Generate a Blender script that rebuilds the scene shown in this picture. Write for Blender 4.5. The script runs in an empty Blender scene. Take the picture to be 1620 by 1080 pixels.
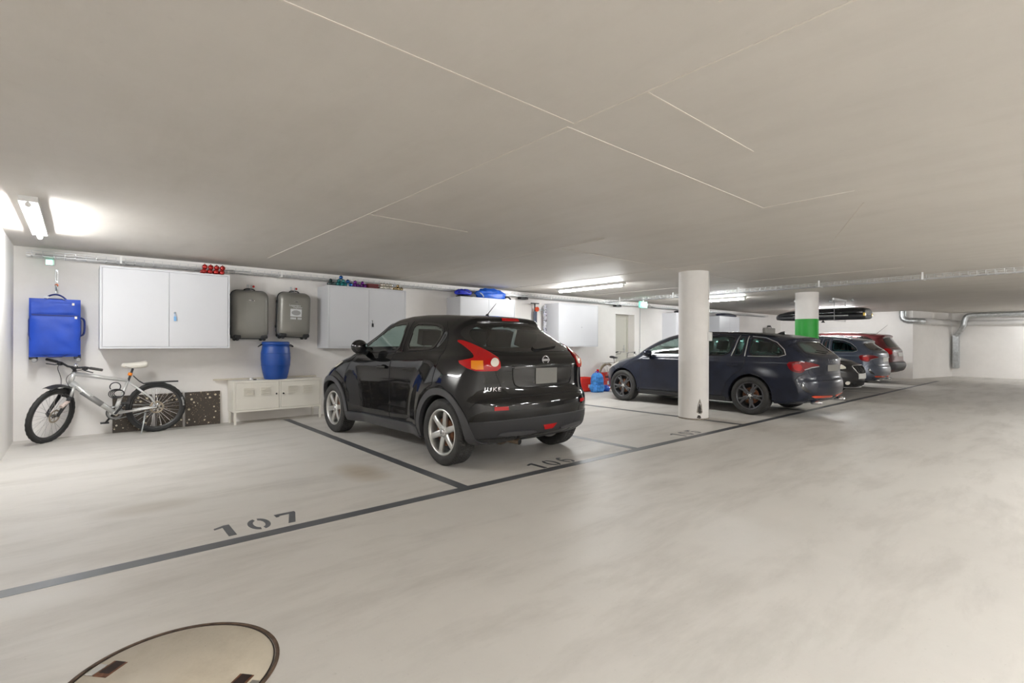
import bpy, bmesh, math, random
import numpy as np
from mathutils import Vector, Matrix
from mathutils.geometry import delaunay_2d_cdt
PI = math.pi
random.seed(7)
scene = bpy.context.scene
COL = scene.collection

# ---------------------------------------------------------------- camera, world, exposure
CAM_H, YAW, FPX = 1.22, math.radians(40.75), 796.0
cam_data = bpy.data.cameras.new('camera')
cam_data.sensor_width = 36.0
cam_data.lens = FPX / 1620.0 * 36.0
cam_data.shift_y = 2.0 / 1620.0
cam_data.clip_end = 200
cam = bpy.data.objects.new('camera', cam_data)
COL.objects.link(cam)
cam.location = (0, 0, CAM_H)
cam.rotation_mode = 'XYZ'
cam.matrix_world = (Matrix.Translation((0, 0, CAM_H)) @ Matrix.Rotation(-YAW, 4, 'Z')
                    @ Matrix.Rotation(PI / 2, 4, 'X') @ Matrix.Rotation(0.003, 4, 'Z'))
scene.camera = cam
world = bpy.data.worlds.new('world')
scene.world = world
world.use_nodes = True
world.node_tree.nodes['Background'].inputs[0].default_value = (0.0, 0.0, 0.0, 1)
scene.view_settings.view_transform = 'Standard'
scene.view_settings.look = 'None'
scene.view_settings.exposure = 0.0
scene.view_settings.gamma = 1.0
scene.view_settings.use_curve_mapping = False
scene.cycles.use_denoising = True
scene.cycles.adaptive_threshold = 0.02
scene.cycles.max_bounces = 9
scene.cycles.diffuse_bounces = 7
scene.cycles.transparent_max_bounces = 12
scene.cycles.sample_clamp_indirect = 6.0
LAMP_POWER = 255.0

# ---------------------------------------------------------------- materials
MATS = {}
def lin(c):
    return tuple((v / 12.92 if v <= 0.04045 else ((v + 0.055) / 1.055) ** 2.4) for v in c)
def rgb(r, g, b):
    return lin((r / 255, g / 255, b / 255))
def mat(name, col, rough=0.5, metal=0.0, coat=0.0, spec=0.5, noise=0.0, nscale=8.0, bump=0.0, bscale=60.0, emit=0.0, ecol=None, trans=0.0, coat_rough=0.03):
    if name in MATS:
        return MATS[name]
    m = bpy.data.materials.new(name)
    m.use_nodes = True
    nt = m.node_tree
    b = nt.nodes['Principled BSDF']
    b.inputs['Base Color'].default_value = (*col, 1)
    b.inputs['Roughness'].default_value = rough
    b.inputs['Metallic'].default_value = metal
    b.inputs['Coat Weight'].default_value = coat
    b.inputs['Coat Roughness'].default_value = coat_rough
    b.inputs['Specular IOR Level'].default_value = spec
    if trans:
        b.inputs['Transmission Weight'].default_value = trans
    if emit:
        b.inputs['Emission Color'].default_value = (*(ecol or col), 1)
        b.inputs['Emission Strength'].default_value = emit
    tc = nt.nodes.new('ShaderNodeTexCoord')
    if noise:
        n = nt.nodes.new('ShaderNodeTexNoise')
        n.inputs['Scale'].default_value = nscale
        n.inputs['Detail'].default_value = 5
        nt.links.new(tc.outputs['Object'], n.inputs['Vector'])
        r = nt.nodes.new('ShaderNodeValToRGB')
        r.color_ramp.elements[0].position = 0.3
        r.color_ramp.elements[1].position = 0.7
        r.color_ramp.elements[0].color = (*[max(0, v * (1 - noise)) for v in col], 1)
        r.color_ramp.elements[1].color = (*[min(1, v * (1 + noise)) for v in col], 1)
        nt.links.new(n.outputs['Fac'], r.inputs['Fac'])
        nt.links.new(r.outputs['Color'], b.inputs['Base Color'])
    if bump:
        n = nt.nodes.new('ShaderNodeTexNoise')
        n.inputs['Scale'].default_value = bscale
        n.inputs['Detail'].default_value = 4
        nt.links.new(tc.outputs['Object'], n.inputs['Vector'])
        bp = nt.nodes.new('ShaderNodeBump')
        bp.inputs['Strength'].default_value = bump
        bp.inputs['Distance'].default_value = 0.01
        nt.links.new(n.outputs['Fac'], bp.inputs['Height'])
        nt.links.new(bp.outputs['Normal'], b.inputs['Normal'])
    MATS[name] = m
    return m
def glass_mat(name, tint, refl=0.06):
    if name in MATS:
        return MATS[name]
    m = bpy.data.materials.new(name)
    m.use_nodes = True
    nt = m.node_tree
    for n in list(nt.nodes):
        nt.nodes.remove(n)
    out = nt.nodes.new('ShaderNodeOutputMaterial')
    tr = nt.nodes.new('ShaderNodeBsdfTransparent'); tr.inputs[0].default_value = (*tint, 1)
    gl = nt.nodes.new('ShaderNodeBsdfGlossy'); gl.inputs['Roughness'].default_value = 0.01
    gl.inputs['Color'].default_value = (1, 1, 1, 1)
    lw = nt.nodes.new('ShaderNodeLayerWeight'); lw.inputs['Blend'].default_value = 0.5
    p = nt.nodes.new('ShaderNodeMath'); p.operation = 'POWER'; p.inputs[1].default_value = 4.0
    ml = nt.nodes.new('ShaderNodeMath'); ml.operation = 'MULTIPLY_ADD'; ml.inputs[1].default_value = 0.85; ml.inputs[2].default_value = refl
    mx = nt.nodes.new('ShaderNodeMixShader')
    nt.links.new(lw.outputs['Facing'], p.inputs[0]); nt.links.new(p.outputs[0], ml.inputs[0])
    nt.links.new(ml.outputs[0], mx.inputs['Fac'])
    nt.links.new(tr.outputs[0], mx.inputs[1]); nt.links.new(gl.outputs[0], mx.inputs[2])
    nt.links.new(mx.outputs[0], out.inputs['Surface'])
    MATS[name] = m
    return m
def surface_mat(name, base, stain, rough=(0.4, 0.7), scale=1.0, stain_amt=0.4, stretch=(1, 1, 1), speck=0.0, bump=0.15, fine=40.0, spec=0.5, extra=None):
    """painted or bare concrete: cloud variation, streaky stains, fine grain"""
    m = bpy.data.materials.new(name)
    m.use_nodes = True
    nt = m.node_tree
    N, L = nt.nodes, nt.links
    b = N['Principled BSDF']
    b.inputs['Specular IOR Level'].default_value = spec
    tc = N.new('ShaderNodeTexCoord')
    mp = N.new('ShaderNodeMapping'); mp.inputs['Scale'].default_value = stretch
    L.new(tc.outputs['Object'], mp.inputs['Vector'])
    n1 = N.new('ShaderNodeTexNoise'); n1.inputs['Scale'].default_value = 0.55 * scale; n1.inputs['Detail'].default_value = 11; n1.inputs['Roughness'].default_value = 0.72
    L.new(tc.outputs['Object'], n1.inputs['Vector'])
    n2 = N.new('ShaderNodeTexNoise'); n2.inputs['Scale'].default_value = 1.7 * scale; n2.inputs['Detail'].default_value = 9; n2.inputs['Roughness'].default_value = 0.68; n2.inputs['Distortion'].default_value = 0.25
    L.new(mp.outputs['Vector'], n2.inputs['Vector'])
    n3 = N.new('ShaderNodeTexNoise'); n3.inputs['Scale'].default_value = fine; n3.inputs['Detail'].default_value = 4
    L.new(tc.outputs['Object'], n3.inputs['Vector'])
    r1 = N.new('ShaderNodeValToRGB')
    r1.color_ramp.elements[0].position = 0.3; r1.color_ramp.elements[1].position = 0.7
    r1.color_ramp.elements[0].color = (*[v * 0.93 for v in base], 1)
    r1.color_ramp.elements[1].color = (*[min(1, v * 1.05) for v in base], 1)
    L.new(n1.outputs['Fac'], r1.inputs['Fac'])
    r2 = N.new('ShaderNodeValToRGB')
    r2.color_ramp.elements[0].position = 0.48; r2.color_ramp.elements[1].position = 0.95
    r2.color_ramp.elements[0].color = (0, 0, 0, 1); r2.color_ramp.elements[1].color = (1, 1, 1, 1)
    L.new(n2.outputs['Fac'], r2.inputs['Fac'])
    k = N.new('ShaderNodeMath'); k.operation = 'MULTIPLY'; k.inputs[1].default_value = stain_amt
    L.new(r2.outputs['Color'], k.inputs[0])
    mx = N.new('ShaderNodeMix'); mx.data_type = 'RGBA'
    L.new(k.outputs[0], mx.inputs['Factor'])
    L.new(r1.outputs['Color'], mx.inputs['A']); mx.inputs['B'].default_value = (*stain, 1)
    last = mx.outputs['Result']
    if speck:
        r3 = N.new('ShaderNodeValToRGB')
        r3.color_ramp.elements[0].position = 0.66; r3.color_ramp.elements[1].position = 0.74
        r3.color_ramp.elements[0].color = (0, 0, 0, 1); r3.color_ramp.elements[1].color = (1, 1, 1, 1)
        L.new(n3.outputs['Fac'], r3.inputs['Fac'])
        k3 = N.new('ShaderNodeMath'); k3.operation = 'MULTIPLY'; k3.inputs[1].default_value = speck
        L.new(r3.outputs['Color'], k3.inputs[0])
        m3 = N.new('ShaderNodeMix'); m3.data_type = 'RGBA'
        L.new(k3.outputs[0], m3.inputs['Factor']); L.new(last, m3.inputs['A']); m3.inputs['B'].default_value = (*stain, 1)
        last = m3.outputs['Result']
    for (px, py, rad, colr, amt, sx, sy) in (extra or []):
        mp2 = N.new('ShaderNodeMapping'); mp2.inputs['Location'].default_value = (-px * sx, -py * sy, 0); mp2.inputs['Scale'].default_value = (sx, sy, 0)
        L.new(tc.outputs['Object'], mp2.inputs['Vector'])
        ln = N.new('ShaderNodeVectorMath'); ln.operation = 'LENGTH'
        L.new(mp2.outputs['Vector'], ln.inputs[0])
        ad = N.new('ShaderNodeMath'); ad.operation = 'MULTIPLY_ADD'; ad.inputs[1].default_value = 1.2 * rad; ad.inputs[2].default_value = -0.6 * rad
        L.new(n2.outputs['Fac'], ad.inputs[0])
        s = N.new('ShaderNodeMath'); s.operation = 'ADD'
        L.new(ln.outputs['Value'], s.inputs[0]); L.new(ad.outputs[0], s.inputs[1])
        mr = N.new('ShaderNodeMapRange'); mr.inputs['From Min'].default_value = rad; mr.inputs['From Max'].default_value = rad * 0.35
        mr.inputs['To Min'].default_value = 0; mr.inputs['To Max'].default_value = amt
        L.new(s.outputs[0], mr.inputs['Value'])
        m4 = N.new('ShaderNodeMix'); m4.data_type = 'RGBA'
        L.new(mr.outputs['Result'], m4.inputs['Factor']); L.new(last, m4.inputs['A']); m4.inputs['B'].default_value = (*colr, 1)
        last = m4.outputs['Result']
    L.new(last, b.inputs['Base Color'])
    rr = N.new('ShaderNodeMapRange'); rr.inputs['To Min'].default_value = rough[0]; rr.inputs['To Max'].default_value = rough[1]
    rr.inputs['From Min'].default_value = 0.3; rr.inputs['From Max'].default_value = 0.7
    L.new(n2.outputs['Fac'], rr.inputs['Value']); L.new(rr.outputs['Result'], b.inputs['Roughness'])
    if bump:
        bp = N.new('ShaderNodeBump'); bp.inputs['Strength'].default_value = bump; bp.inputs['Distance'].default_value = 0.004
        L.new(n3.outputs['Fac'], bp.inputs['Height']); L.new(bp.outputs['Normal'], b.inputs['Normal'])
    MATS[name] = m
    return m

# ---------------------------------------------------------------- object helpers
def link(o, parent=None):
    COL.objects.link(o)
    if parent is not None:
        o.parent = parent
    return o
def tag(o, label=None, cat=None, group=None, kind=None):
    if label: o['label'] = label
    if cat: o['category'] = cat
    if group: o['group'] = group
    if kind: o['kind'] = kind
    return o
def thing(name, label, cat, loc=(0, 0, 0), rotz=0.0, group=None):
    o = bpy.data.objects.new(name, None)
    o.empty_display_size = 0.1
    COL.objects.link(o)
    o.location = loc
    o.rotation_euler = (0, 0, rotz)
    return tag(o, label, cat, group)
def copy_tree(o, parent=None):
    c = o.copy()
    COL.objects.link(c)
    c.parent = parent
    for ch in list(o.children):
        copy_tree(ch, c)
    return c
class MB:
    def __init__(self):
        self.v, self.f, self.s = [], [], []
    def add(self, vs, fs, smooth=False):
        n = len(self.v)
        self.v += [tuple(p) for p in vs]
        self.f += [tuple(i + n for i in q) for q in fs]
        self.s += [smooth] * len(fs)
        return self
    def box(self, x0, x1, y0, y1, z0, z1, M=None):
        vs = [(x, y, z) for z in (z0, z1) for y in (y0, y1) for x in (x0, x1)]
        if M is not None:
            vs = [M @ Vector(p) for p in vs]
        return self.add(vs, [(0, 2, 3, 1), (4, 5, 7, 6), (0, 1, 5, 4), (2, 6, 7, 3), (0, 4, 6, 2), (1, 3, 7, 5)])
    def bar(self, a, b, w, h, up=(0, 0, 1)):
        """box beam from a to b, w across, h along up"""
        a, b = Vector(a), Vector(b)
        d = (b - a).normalized()
        u = Vector(up)
        s = d.cross(u)
        if s.length < 1e-4:
            s = d.cross(Vector((0, 1, 0)))
        s.normalize(); u = s.cross(d).normalized()
        vs = [p + s * (i * w / 2) + u * (j * h / 2) for p in (a, b) for (i, j) in ((-1, -1), (1, -1), (1, 1), (-1, 1))]
        return self.add(vs, [(0, 3, 2, 1), (4, 5, 6, 7), (0, 1, 5, 4), (1, 2, 6, 5), (2, 3, 7, 6), (3, 0, 4, 7)])
    def tube(self, pts, r, n=8, closed=False, caps=True):
        P = [Vector(p) for p in pts]
        m = len(P)
        R = r if isinstance(r, (list, tuple)) else [r] * m
        vs, fs = [], []
        up = None
        for i in range(m):
            if closed:
                t = P[(i + 1) % m] - P[i - 1]
            else:
                t = P[min(i + 1, m - 1)] - P[max(i - 1, 0)]
            t.normalize()
            if up is None:
                up = Vector((0, 0, 1)) if abs(t.z) < 0.9 else Vector((1, 0, 0))
            s = t.cross(up).normalized(); up = s.cross(t).normalized()
            for k in range(n):
                a = 2 * PI * k / n
                vs.append(P[i] + (s * math.cos(a) + up * math.sin(a)) * R[i])
        for i in range(m if closed else m - 1):
            for k in range(n):
                j = (i + 1) % m
                fs.append((i * n + k, i * n + (k + 1) % n, j * n + (k + 1) % n, j * n + k))
        self.add(vs, fs, True)
        if caps and not closed:
            base = len(self.v) - len(vs)
            self.f += [tuple(base + k for k in range(n))[::-1], tuple(base + (m - 1) * n + k for k in range(n))]
            self.s += [False, False]
        return self
    def lathe(self, prof, n=32, M=None, smooth=True, a0=0.0, a1=2 * PI, closed_prof=False):
        """profile (r, z) revolved about z"""
        vs, fs = [], []
        full = abs(a1 - a0 - 2 * PI) < 1e-6
        na = n if full else n + 1
        for i in range(na):
            a = a0 + (a1 - a0) * i / n
            for (r, z) in prof:
                vs.append(Vector((r * math.cos(a), r * math.sin(a), z)))
        m = len(prof)
        for i in range(n):
            j = (i + 1) % na
            for k in range(m if closed_prof else m - 1):
                l = (k + 1) % m
                fs.append((i * m + k, j * m + k, j * m + l, i * m + l))
        if M is not None:
            vs = [M @ p for p in vs]
        return self.add(vs, fs, smooth)
    def prism(self, poly, z0, z1, M=None):
        n = len(poly)
        vs = [Vector((x, y, z0)) for x, y in poly] + [Vector((x, y, z1)) for x, y in poly]
        if M is not None:
            vs = [M @ p for p in vs]
        return self.add(vs, [tuple(range(n))[::-1], tuple(range(n, 2 * n))] + [(i, (i + 1) % n, n + (i + 1) % n, n + i) for i in range(n)])
    def ball(self, c, r, n=12, m=8, sc=(1, 1, 1)):
        vs = [(c[0], c[1], c[2] - r * sc[2])]
        for i in range(1, m):
            t = -PI / 2 + PI * i / m
            for k in range(n):
                a = 2 * PI * k / n
                vs.append((c[0] + r * sc[0] * math.cos(t) * math.cos(a), c[1] + r * sc[1] * math.cos(t) * math.sin(a), c[2] + r * sc[2] * math.sin(t)))
        vs.append((c[0], c[1], c[2] + r * sc[2]))
        fs = [(0, 1 + (k + 1) % n, 1 + k) for k in range(n)]
        for i in range(m - 2):
            b = 1 + i * n
            fs += [(b + k, b + (k + 1) % n, b + n + (k + 1) % n, b + n + k) for k in range(n)]
        b = 1 + (m - 2) * n
        fs += [(b + k, b + (k + 1) % n, len(vs) - 1) for k in range(n)]
        return self.add(vs, fs, True)
    def mesh(self, name, m):
        me = bpy.data.meshes.new(name)
        me.from_pydata([tuple(p) for p in self.v], [], self.f)
        me.polygons.foreach_set('use_smooth', self.s)
        if m is not None:
            me.materials.append(m)
        me.update()
        bm = bmesh.new(); bm.from_mesh(me)
        bmesh.ops.recalc_face_normals(bm, faces=bm.faces)
        bm.to_mesh(me); bm.free()
        return me
    def build(self, name, m, parent=None, bev=0.0, seg=2, loc=None, smooth_all=False):
        o = bpy.data.objects.new(name, self.mesh(name, m))
        link(o, parent)
        if loc is not None:
            o.location = loc
        if bev:
            md = o.modifiers.new('bevel', 'BEVEL'); md.width = bev; md.segments = seg; md.limit_method = 'ANGLE'; md.angle_limit = math.radians(40)
            o.data.polygons.foreach_set('use_smooth', [True] * len(o.data.polygons))
            wn = o.modifiers.new('weighted', 'WEIGHTED_NORMAL'); wn.keep_sharp = True
        return o
def box(name, m, parent, x0, x1, y0, y1, z0, z1, bev=0.0, seg=2):
    return MB().box(x0, x1, y0, y1, z0, z1).build(name, m, parent, bev, seg)
def chaikin(pts, it=2, closed=True):
    P = [tuple(p) for p in pts]
    for _ in range(it):
        Q = []
        n = len(P)
        for i in range(n if closed else n - 1):
            a, b = P[i], P[(i + 1) % n]
            Q.append(tuple(0.75 * u + 0.25 * v for u, v in zip(a, b)))
            Q.append(tuple(0.25 * u + 0.75 * v for u, v in zip(a, b)))
        if not closed:
            Q = [P[0]] + Q + [P[-1]]
        P = Q
    return P
def resample(pts, step, closed=True):
    out = []
    n = len(pts)
    for i in range(n if closed else n - 1):
        a, b = np.array(pts[i], float), np.array(pts[(i + 1) % n], float)
        k = max(1, int(math.ceil(np.linalg.norm(b - a) / step)))
        for j in range(k):
            out.append(tuple(a + (b - a) * j / k))
    if not closed:
        out.append(tuple(pts[-1]))
    return out
def inside_poly(px, pz, poly):
    px, pz = np.asarray(px), np.asarray(pz)
    r = np.zeros(px.shape, bool)
    n = len(poly)
    j = n - 1
    for i in range(n):
        xi, zi = poly[i]; xj, zj = poly[j]
        c = ((zi > pz) != (zj > pz)) & (px < (xj - xi) * (pz - zi) / ((zj - zi) if abs(zj - zi) > 1e-12 else 1e-12) + xi)
        r ^= c
        j = i
    return r
def inset(poly, d):
    """offset a polygon inward by d"""
    P = np.array(poly, float)
    area = 0.5 * np.sum(P[:, 0] * np.roll(P[:, 1], -1) - np.roll(P[:, 0], -1) * P[:, 1])
    s = 1.0 if area > 0 else -1.0
    e = np.roll(P, -1, 0) - P
    e /= np.maximum(np.linalg.norm(e, axis=1), 1e-9)[:, None]
    nrm = np.stack([-e[:, 1], e[:, 0]], 1) * s
    v = nrm + np.roll(nrm, 1, 0)
    v /= np.maximum(np.linalg.norm(v, axis=1), 1e-9)[:, None]
    c = np.maximum(0.45, (v * nrm).sum(1))
    return [tuple(p) for p in P + v * (d / c)[:, None]]
def text_mesh(txt, size, extrude=0.002, shear=0.0, spacing=1.0):
    cu = bpy.data.curves.new('txt', 'FONT')
    cu.body = txt; cu.size = size; cu.extrude = extrude; cu.shear = shear; cu.space_character = spacing
    cu.align_x = 'CENTER'; cu.align_y = 'CENTER'
    ob = bpy.data.objects.new('txt', cu)
    COL.objects.link(ob)
    me = bpy.data.meshes.new_from_object(ob.evaluated_get(bpy.context.evaluated_depsgraph_get()))
    bpy.data.objects.remove(ob)
    return me
# ---------------------------------------------------------------- car bodies: an implicit surface per car
def gsmooth(a, sig):
    n = int(3 * sig) + 1
    k = np.exp(-0.5 * (np.arange(-n, n + 1) / sig) ** 2); k /= k.sum()
    return np.convolve(np.pad(a, n, mode='edge'), k, mode='valid')
class Tab:
    """smooth curve through (x, value) points"""
    def __init__(self, pts, sig=0.05):
        self.x = np.arange(-3.0, 3.0001, 0.01)
        p = sorted(pts)
        self.y = gsmooth(np.interp(self.x, [q[0] for q in p], [q[1] for q in p]), sig / 0.01)
    def __call__(self, x):
        return np.interp(x, self.x, self.y)
def sstep(a, b, x):
    t = np.clip((x - a) / (b - a), 0, 1)
    return t * t * (3 - 2 * t)
class Body:
    def __init__(self, S):
        self.S = S
        poly = np.array(S['sil'], float)
        x0, x1, z0, z1 = -3.0, 3.0, -0.6, 2.6
        h = 0.0125
        gx, gz = np.arange(x0, x1, h), np.arange(z0, z1, h)
        X, Z = np.meshgrid(gx, gz, indexing='ij')
        D = np.full(X.shape, 1e9)
        for i in range(len(poly)):
            a, b = poly[i], poly[(i + 1) % len(poly)]
            e = b - a
            t = np.clip(((X - a[0]) * e[0] + (Z - a[1]) * e[1]) / max(e @ e, 1e-12), 0, 1)
            D = np.minimum(D, np.hypot(X - a[0] - t * e[0], Z - a[1] - t * e[1]))
        ins = np.zeros(X.shape, bool)
        j = len(poly) - 1
        for i in range(len(poly)):
            xi, zi = poly[i]; xj, zj = poly[j]
            ins ^= ((zi > Z) != (zj > Z)) & (X < (xj - xi) * (Z - zi) / ((zj - zi) if abs(zj - zi) > 1e-12 else 1e-12) + xi)
            j = i
        D = np.where(ins, -D, D)
        sg = S.get('round', 0.02) / h
        D = np.apply_along_axis(gsmooth, 0, D, sg)
        D = np.apply_along_axis(gsmooth, 1, D, sg)
        self.D, self.x0, self.z0, self.h = D, x0, z0, h
        self.plan = Tab(S['plan'], 0.08)
        self.belt = Tab(S['belt'], 0.08)
        self.tum = Tab(S['tumble'], 0.12)
        self.sec = None
        zs = np.array(sorted(S['section']))
        zz = np.arange(-0.5, 2.5, 0.01)
        self.zz, self.sec = zz, gsmooth(np.interp(zz, zs[:, 0], zs[:, 1]), 2.5)
    def side(self, x, z):
        fx = np.clip((x - self.x0) / self.h, 0, self.D.shape[0] - 1.001)
        fz = np.clip((z - self.z0) / self.h, 0, self.D.shape[1] - 1.001)
        i, k = fx.astype(int), fz.astype(int)
        u, w = fx - i, fz - k
        D = self.D
        return (D[i, k] * (1 - u) + D[i + 1, k] * u) * (1 - w) + (D[i, k + 1] * (1 - u) + D[i + 1, k + 1] * u) * w
    def halfwidth(self, x, z):
        S = self.S
        t = z - self.belt(x)
        k = 0.03
        sp = k * np.logaddexp(0, t / k)
        W = self.plan(x) + np.interp(z, self.zz, self.sec) - self.tum(x) * sp - S.get('ledge', 0.0) / (1 + np.exp(-np.clip(t / 0.018, -40, 40)))
        for (cx, cz, r0, r1, amp) in S.get('bumps', []):
            d = np.hypot(x - cx, (z - cz))
            W = W + amp * (1 - sstep(r0, r1, d))
        for (xa, za, xb, zb, wd, amp) in S.get('creases', []):
            zl = za + (zb - za) * (x - xa) / (xb - xa)
            win = sstep(xa - 0.15, xa + 0.1, x) * (1 - sstep(xb - 0.1, xb + 0.15, x))
            W = W + amp * win * np.exp(-((z - zl) / wd) ** 2)
        return W
    def F0(self, x, y, z):
        S = self.S
        ay = np.abs(y)
        q = (ay / 0.8)
        xr, xf = S['bow_x']
        wr = sstep(xr, xr - 1.1, x) if False else np.clip((xr - x) / 1.1, 0, 1.3)
        wf = np.clip((x - xf) / 1.1, 0, 1.6)
        bow = q ** 2 * (S['bow_r'] * wr - S['bow_f'] * wf) + q ** 6 * (S.get('bow_r6', 0.0) * wr - S.get('bow_f6', 0.0) * wf)
        bow = bow * (1 + S.get('bow_top', 0.0) * sstep(1.2, 1.45, z))
        xe = x - bow
        ze = z + S.get('crown', 0.05) * q ** 2 * sstep(1.0, 1.4, z) + S.get('hoodcrown', 0.05) * q ** 2 * sstep(0.6, 0.8, z) * (1 - sstep(1.0, 1.4, z)) * sstep(xf + 0.4, xf + 1.0, x)
        a = self.side(xe, ze)
        b = (ay - self.halfwidth(x, z))
        r = 0.05 + 0.05 * sstep(0.35, 0.6, z) + S.get('roof_r', 0.04) * sstep(1.1, 1.4, z)
        m = np.maximum(a, b)
        ua, ub = np.maximum(a + r, 0), np.maximum(b + r, 0)
        c = np.sqrt(ua * ua + ub * ub) - r
        return np.where((a > -r) & (b > -r), c, m)
    def F(self, x, y, z):
        f = self.F0(x, y, z)
        S = self.S
        for wx in S['wheels_x']:
            d = np.hypot(x - wx, z - S['wheel_z'])
            cut = np.maximum(d - S['arch_r'], 0.52 - np.abs(y))
            f = np.maximum(f, -cut)
        return f
    def grad(self, x, y, z, e=0.02, fn=None):
        f = fn or self.F0
        g = np.stack([f(x + e, y, z) - f(x - e, y, z), f(x, y + e, z) - f(x, y - e, z), f(x, y, z + e) - f(x, y, z - e)], -1)
        return g / np.maximum(np.linalg.norm(g, axis=-1), 1e-9)[..., None]
    def project(self, u, v, n, top=False, start=3.2, stop=0.0, step=0.02):
        """rays come in along -n; returns hit points and normals.  n horizontal: v is height, u runs along the horizontal axis across n"""
        u, v = np.asarray(u, float), np.asarray(v, float)
        n = np.array(n, float); n /= np.linalg.norm(n)
        if top:
            ua, va = np.array([1., 0, 0]), np.array([0, 1., 0])
        else:
            va = np.array([0, 0, 1.])
            ua = np.array([abs(n[1]), -n[0] * (1 if n[1] >= 0 else -1), 0])
            if abs(n[1]) < 1e-6:
                ua = np.array([0, 1., 0])
        base = u[:, None] * ua + v[:, None] * va
        s = np.arange(start, stop - 1e-9, -step)
        P = base[:, None, :] + s[None, :, None] * n
        f = self.F0(P[..., 0], P[..., 1], P[..., 2])
        neg = f < 0
        idx = np.argmax(neg, 1)
        ok = neg.any(1)
        idx = np.where(ok, np.maximum(idx, 1), np.argmin(np.abs(f), 1))
        idx = np.clip(idx, 1, len(s) - 1)
        hi, lo = s[idx - 1].copy(), s[idx].copy()
        for _ in range(24):
            mid = 0.5 * (hi + lo)
            q = base + mid[:, None] * n
            fm = self.F0(q[:, 0], q[:, 1], q[:, 2])
            inn = fm < 0
            lo = np.where(inn, mid, lo); hi = np.where(inn, hi, mid)
        t = np.where(ok, 0.5 * (lo + hi), s[idx])
        q = base + t[:, None] * n
        return q, self.grad(q[:, 0], q[:, 1], q[:, 2])
    def surface(self, h):
        S = self.S
        P = np.array(S['sil'])
        xs = np.arange(P[:, 0].min() - 0.06, P[:, 0].max() + 0.06, h)
        ny = int(0.98 / h)
        ys = (np.arange(-ny, ny + 1)) * h + h * 0.37
        zs = np.arange(P[:, 1].min() - 0.05, P[:, 1].max() + 0.06, h)
        X, Y, Z = np.meshgrid(xs, ys, zs, indexing='ij')
        V = self.F(X, Y, Z)
        G = np.stack([X, Y, Z], -1)
        sh = tuple(k - 1 for k in V.shape)
        acc = np.zeros(sh + (3,)); cnt = np.zeros(sh)
        def sub(A, o):
            return A[o[0]:o[0] + sh[0], o[1]:o[1] + sh[1], o[2]:o[2] + sh[2]]
        corners = [(i, j, k) for i in (0, 1) for j in (0, 1) for k in (0, 1)]
        for c in corners:
            for ax in range(3):
                if c[ax] == 0:
                    d = list(c); d[ax] = 1
                    a, b = sub(V, c), sub(V, tuple(d))
                    m = (a < 0) != (b < 0)
                    t = np.where(m, a / np.where(m, a - b, 1.0), 0)
                    p = sub(G, c) + t[..., None] * (sub(G, tuple(d)) - sub(G, c))
                    acc += np.where(m[..., None], p, 0); cnt += m
        act = cnt > 0
        vid = np.full(sh, -1, int)
        vid[act] = np.arange(act.sum())
        pts = acc[act] / cnt[act][:, None]
        quads = []
        for ax in range(3):
            o1 = [slice(None)] * 3; o2 = [slice(None)] * 3
            o1[ax] = slice(0, -1); o2[ax] = slice(1, None)
            a, b = V[tuple(o1)], V[tuple(o2)]
            m = (a < 0) != (b < 0)
            I = np.argwhere(m)
            bx, cx = [(1, 2), (2, 0), (0, 1)][ax]
            I = I[(I[:, bx] > 0) & (I[:, cx] > 0) & (I[:, bx] < V.shape[bx] - 1) & (I[:, cx] < V.shape[cx] - 1)]
            def cell(db, dc):
                J = I.copy(); J[:, bx] -= db; J[:, cx] -= dc
                return vid[J[:, 0], J[:, 1], J[:, 2]]
            q = np.stack([cell(0, 0), cell(1, 0), cell(1, 1), cell(0, 1)], 1)
            flip = a[I[:, 0], I[:, 1], I[:, 2]] < 0
            q[~flip] = q[~flip][:, ::-1]
            quads.append(q)
        quads = np.concatenate(quads)
        quads = quads[(quads >= 0).all(1)]
        for _ in range(4):
            f = self.F(pts[:, 0], pts[:, 1], pts[:, 2])
            e = 0.004
            g = np.stack([self.F(pts[:, 0] + e, pts[:, 1], pts[:, 2]) - self.F(pts[:, 0] - e, pts[:, 1], pts[:, 2]),
                          self.F(pts[:, 0], pts[:, 1] + e, pts[:, 2]) - self.F(pts[:, 0], pts[:, 1] - e, pts[:, 2]),
                          self.F(pts[:, 0], pts[:, 1], pts[:, 2] + e) - self.F(pts[:, 0], pts[:, 1], pts[:, 2] - e)], -1) / (2 * e)
            st = (f / np.maximum((g * g).sum(1), 0.25))[:, None] * g
            L = np.linalg.norm(st, axis=1)
            st *= np.minimum(1, 0.5 * h / np.maximum(L, 1e-9))[:, None]
            pts = pts - st
        return pts, quads
def smooth_mesh(name, pts, faces, normals, m, flat_from=None):
    """mesh with given per-vertex normals on the faces before flat_from"""
    me = bpy.data.meshes.new(name)
    me.from_pydata([tuple(map(float, p)) for p in pts], [], [tuple(int(i) for i in f) for f in faces])
    me.polygons.foreach_set('use_smooth', [True] * len(me.polygons))
    if isinstance(m, (list, tuple)):
        for k in m: me.materials.append(k)
    else:
        me.materials.append(m)
    ln = np.zeros((len(me.loops), 3))
    li = np.zeros(len(me.loops), int); me.loops.foreach_get('vertex_index', li)
    N = np.asarray(normals, float)
    ok = li < len(N)
    ln[ok] = N[li[ok]]
    if flat_from is not None:
        for k in range(flat_from, len(me.polygons)):
            p = me.polygons[k]
            ln[p.loop_start:p.loop_start + p.loop_total] = 0
            p.use_smooth = False
    me.update()
    me.normals_split_custom_set([tuple(v) for v in ln])
    return me
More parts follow.
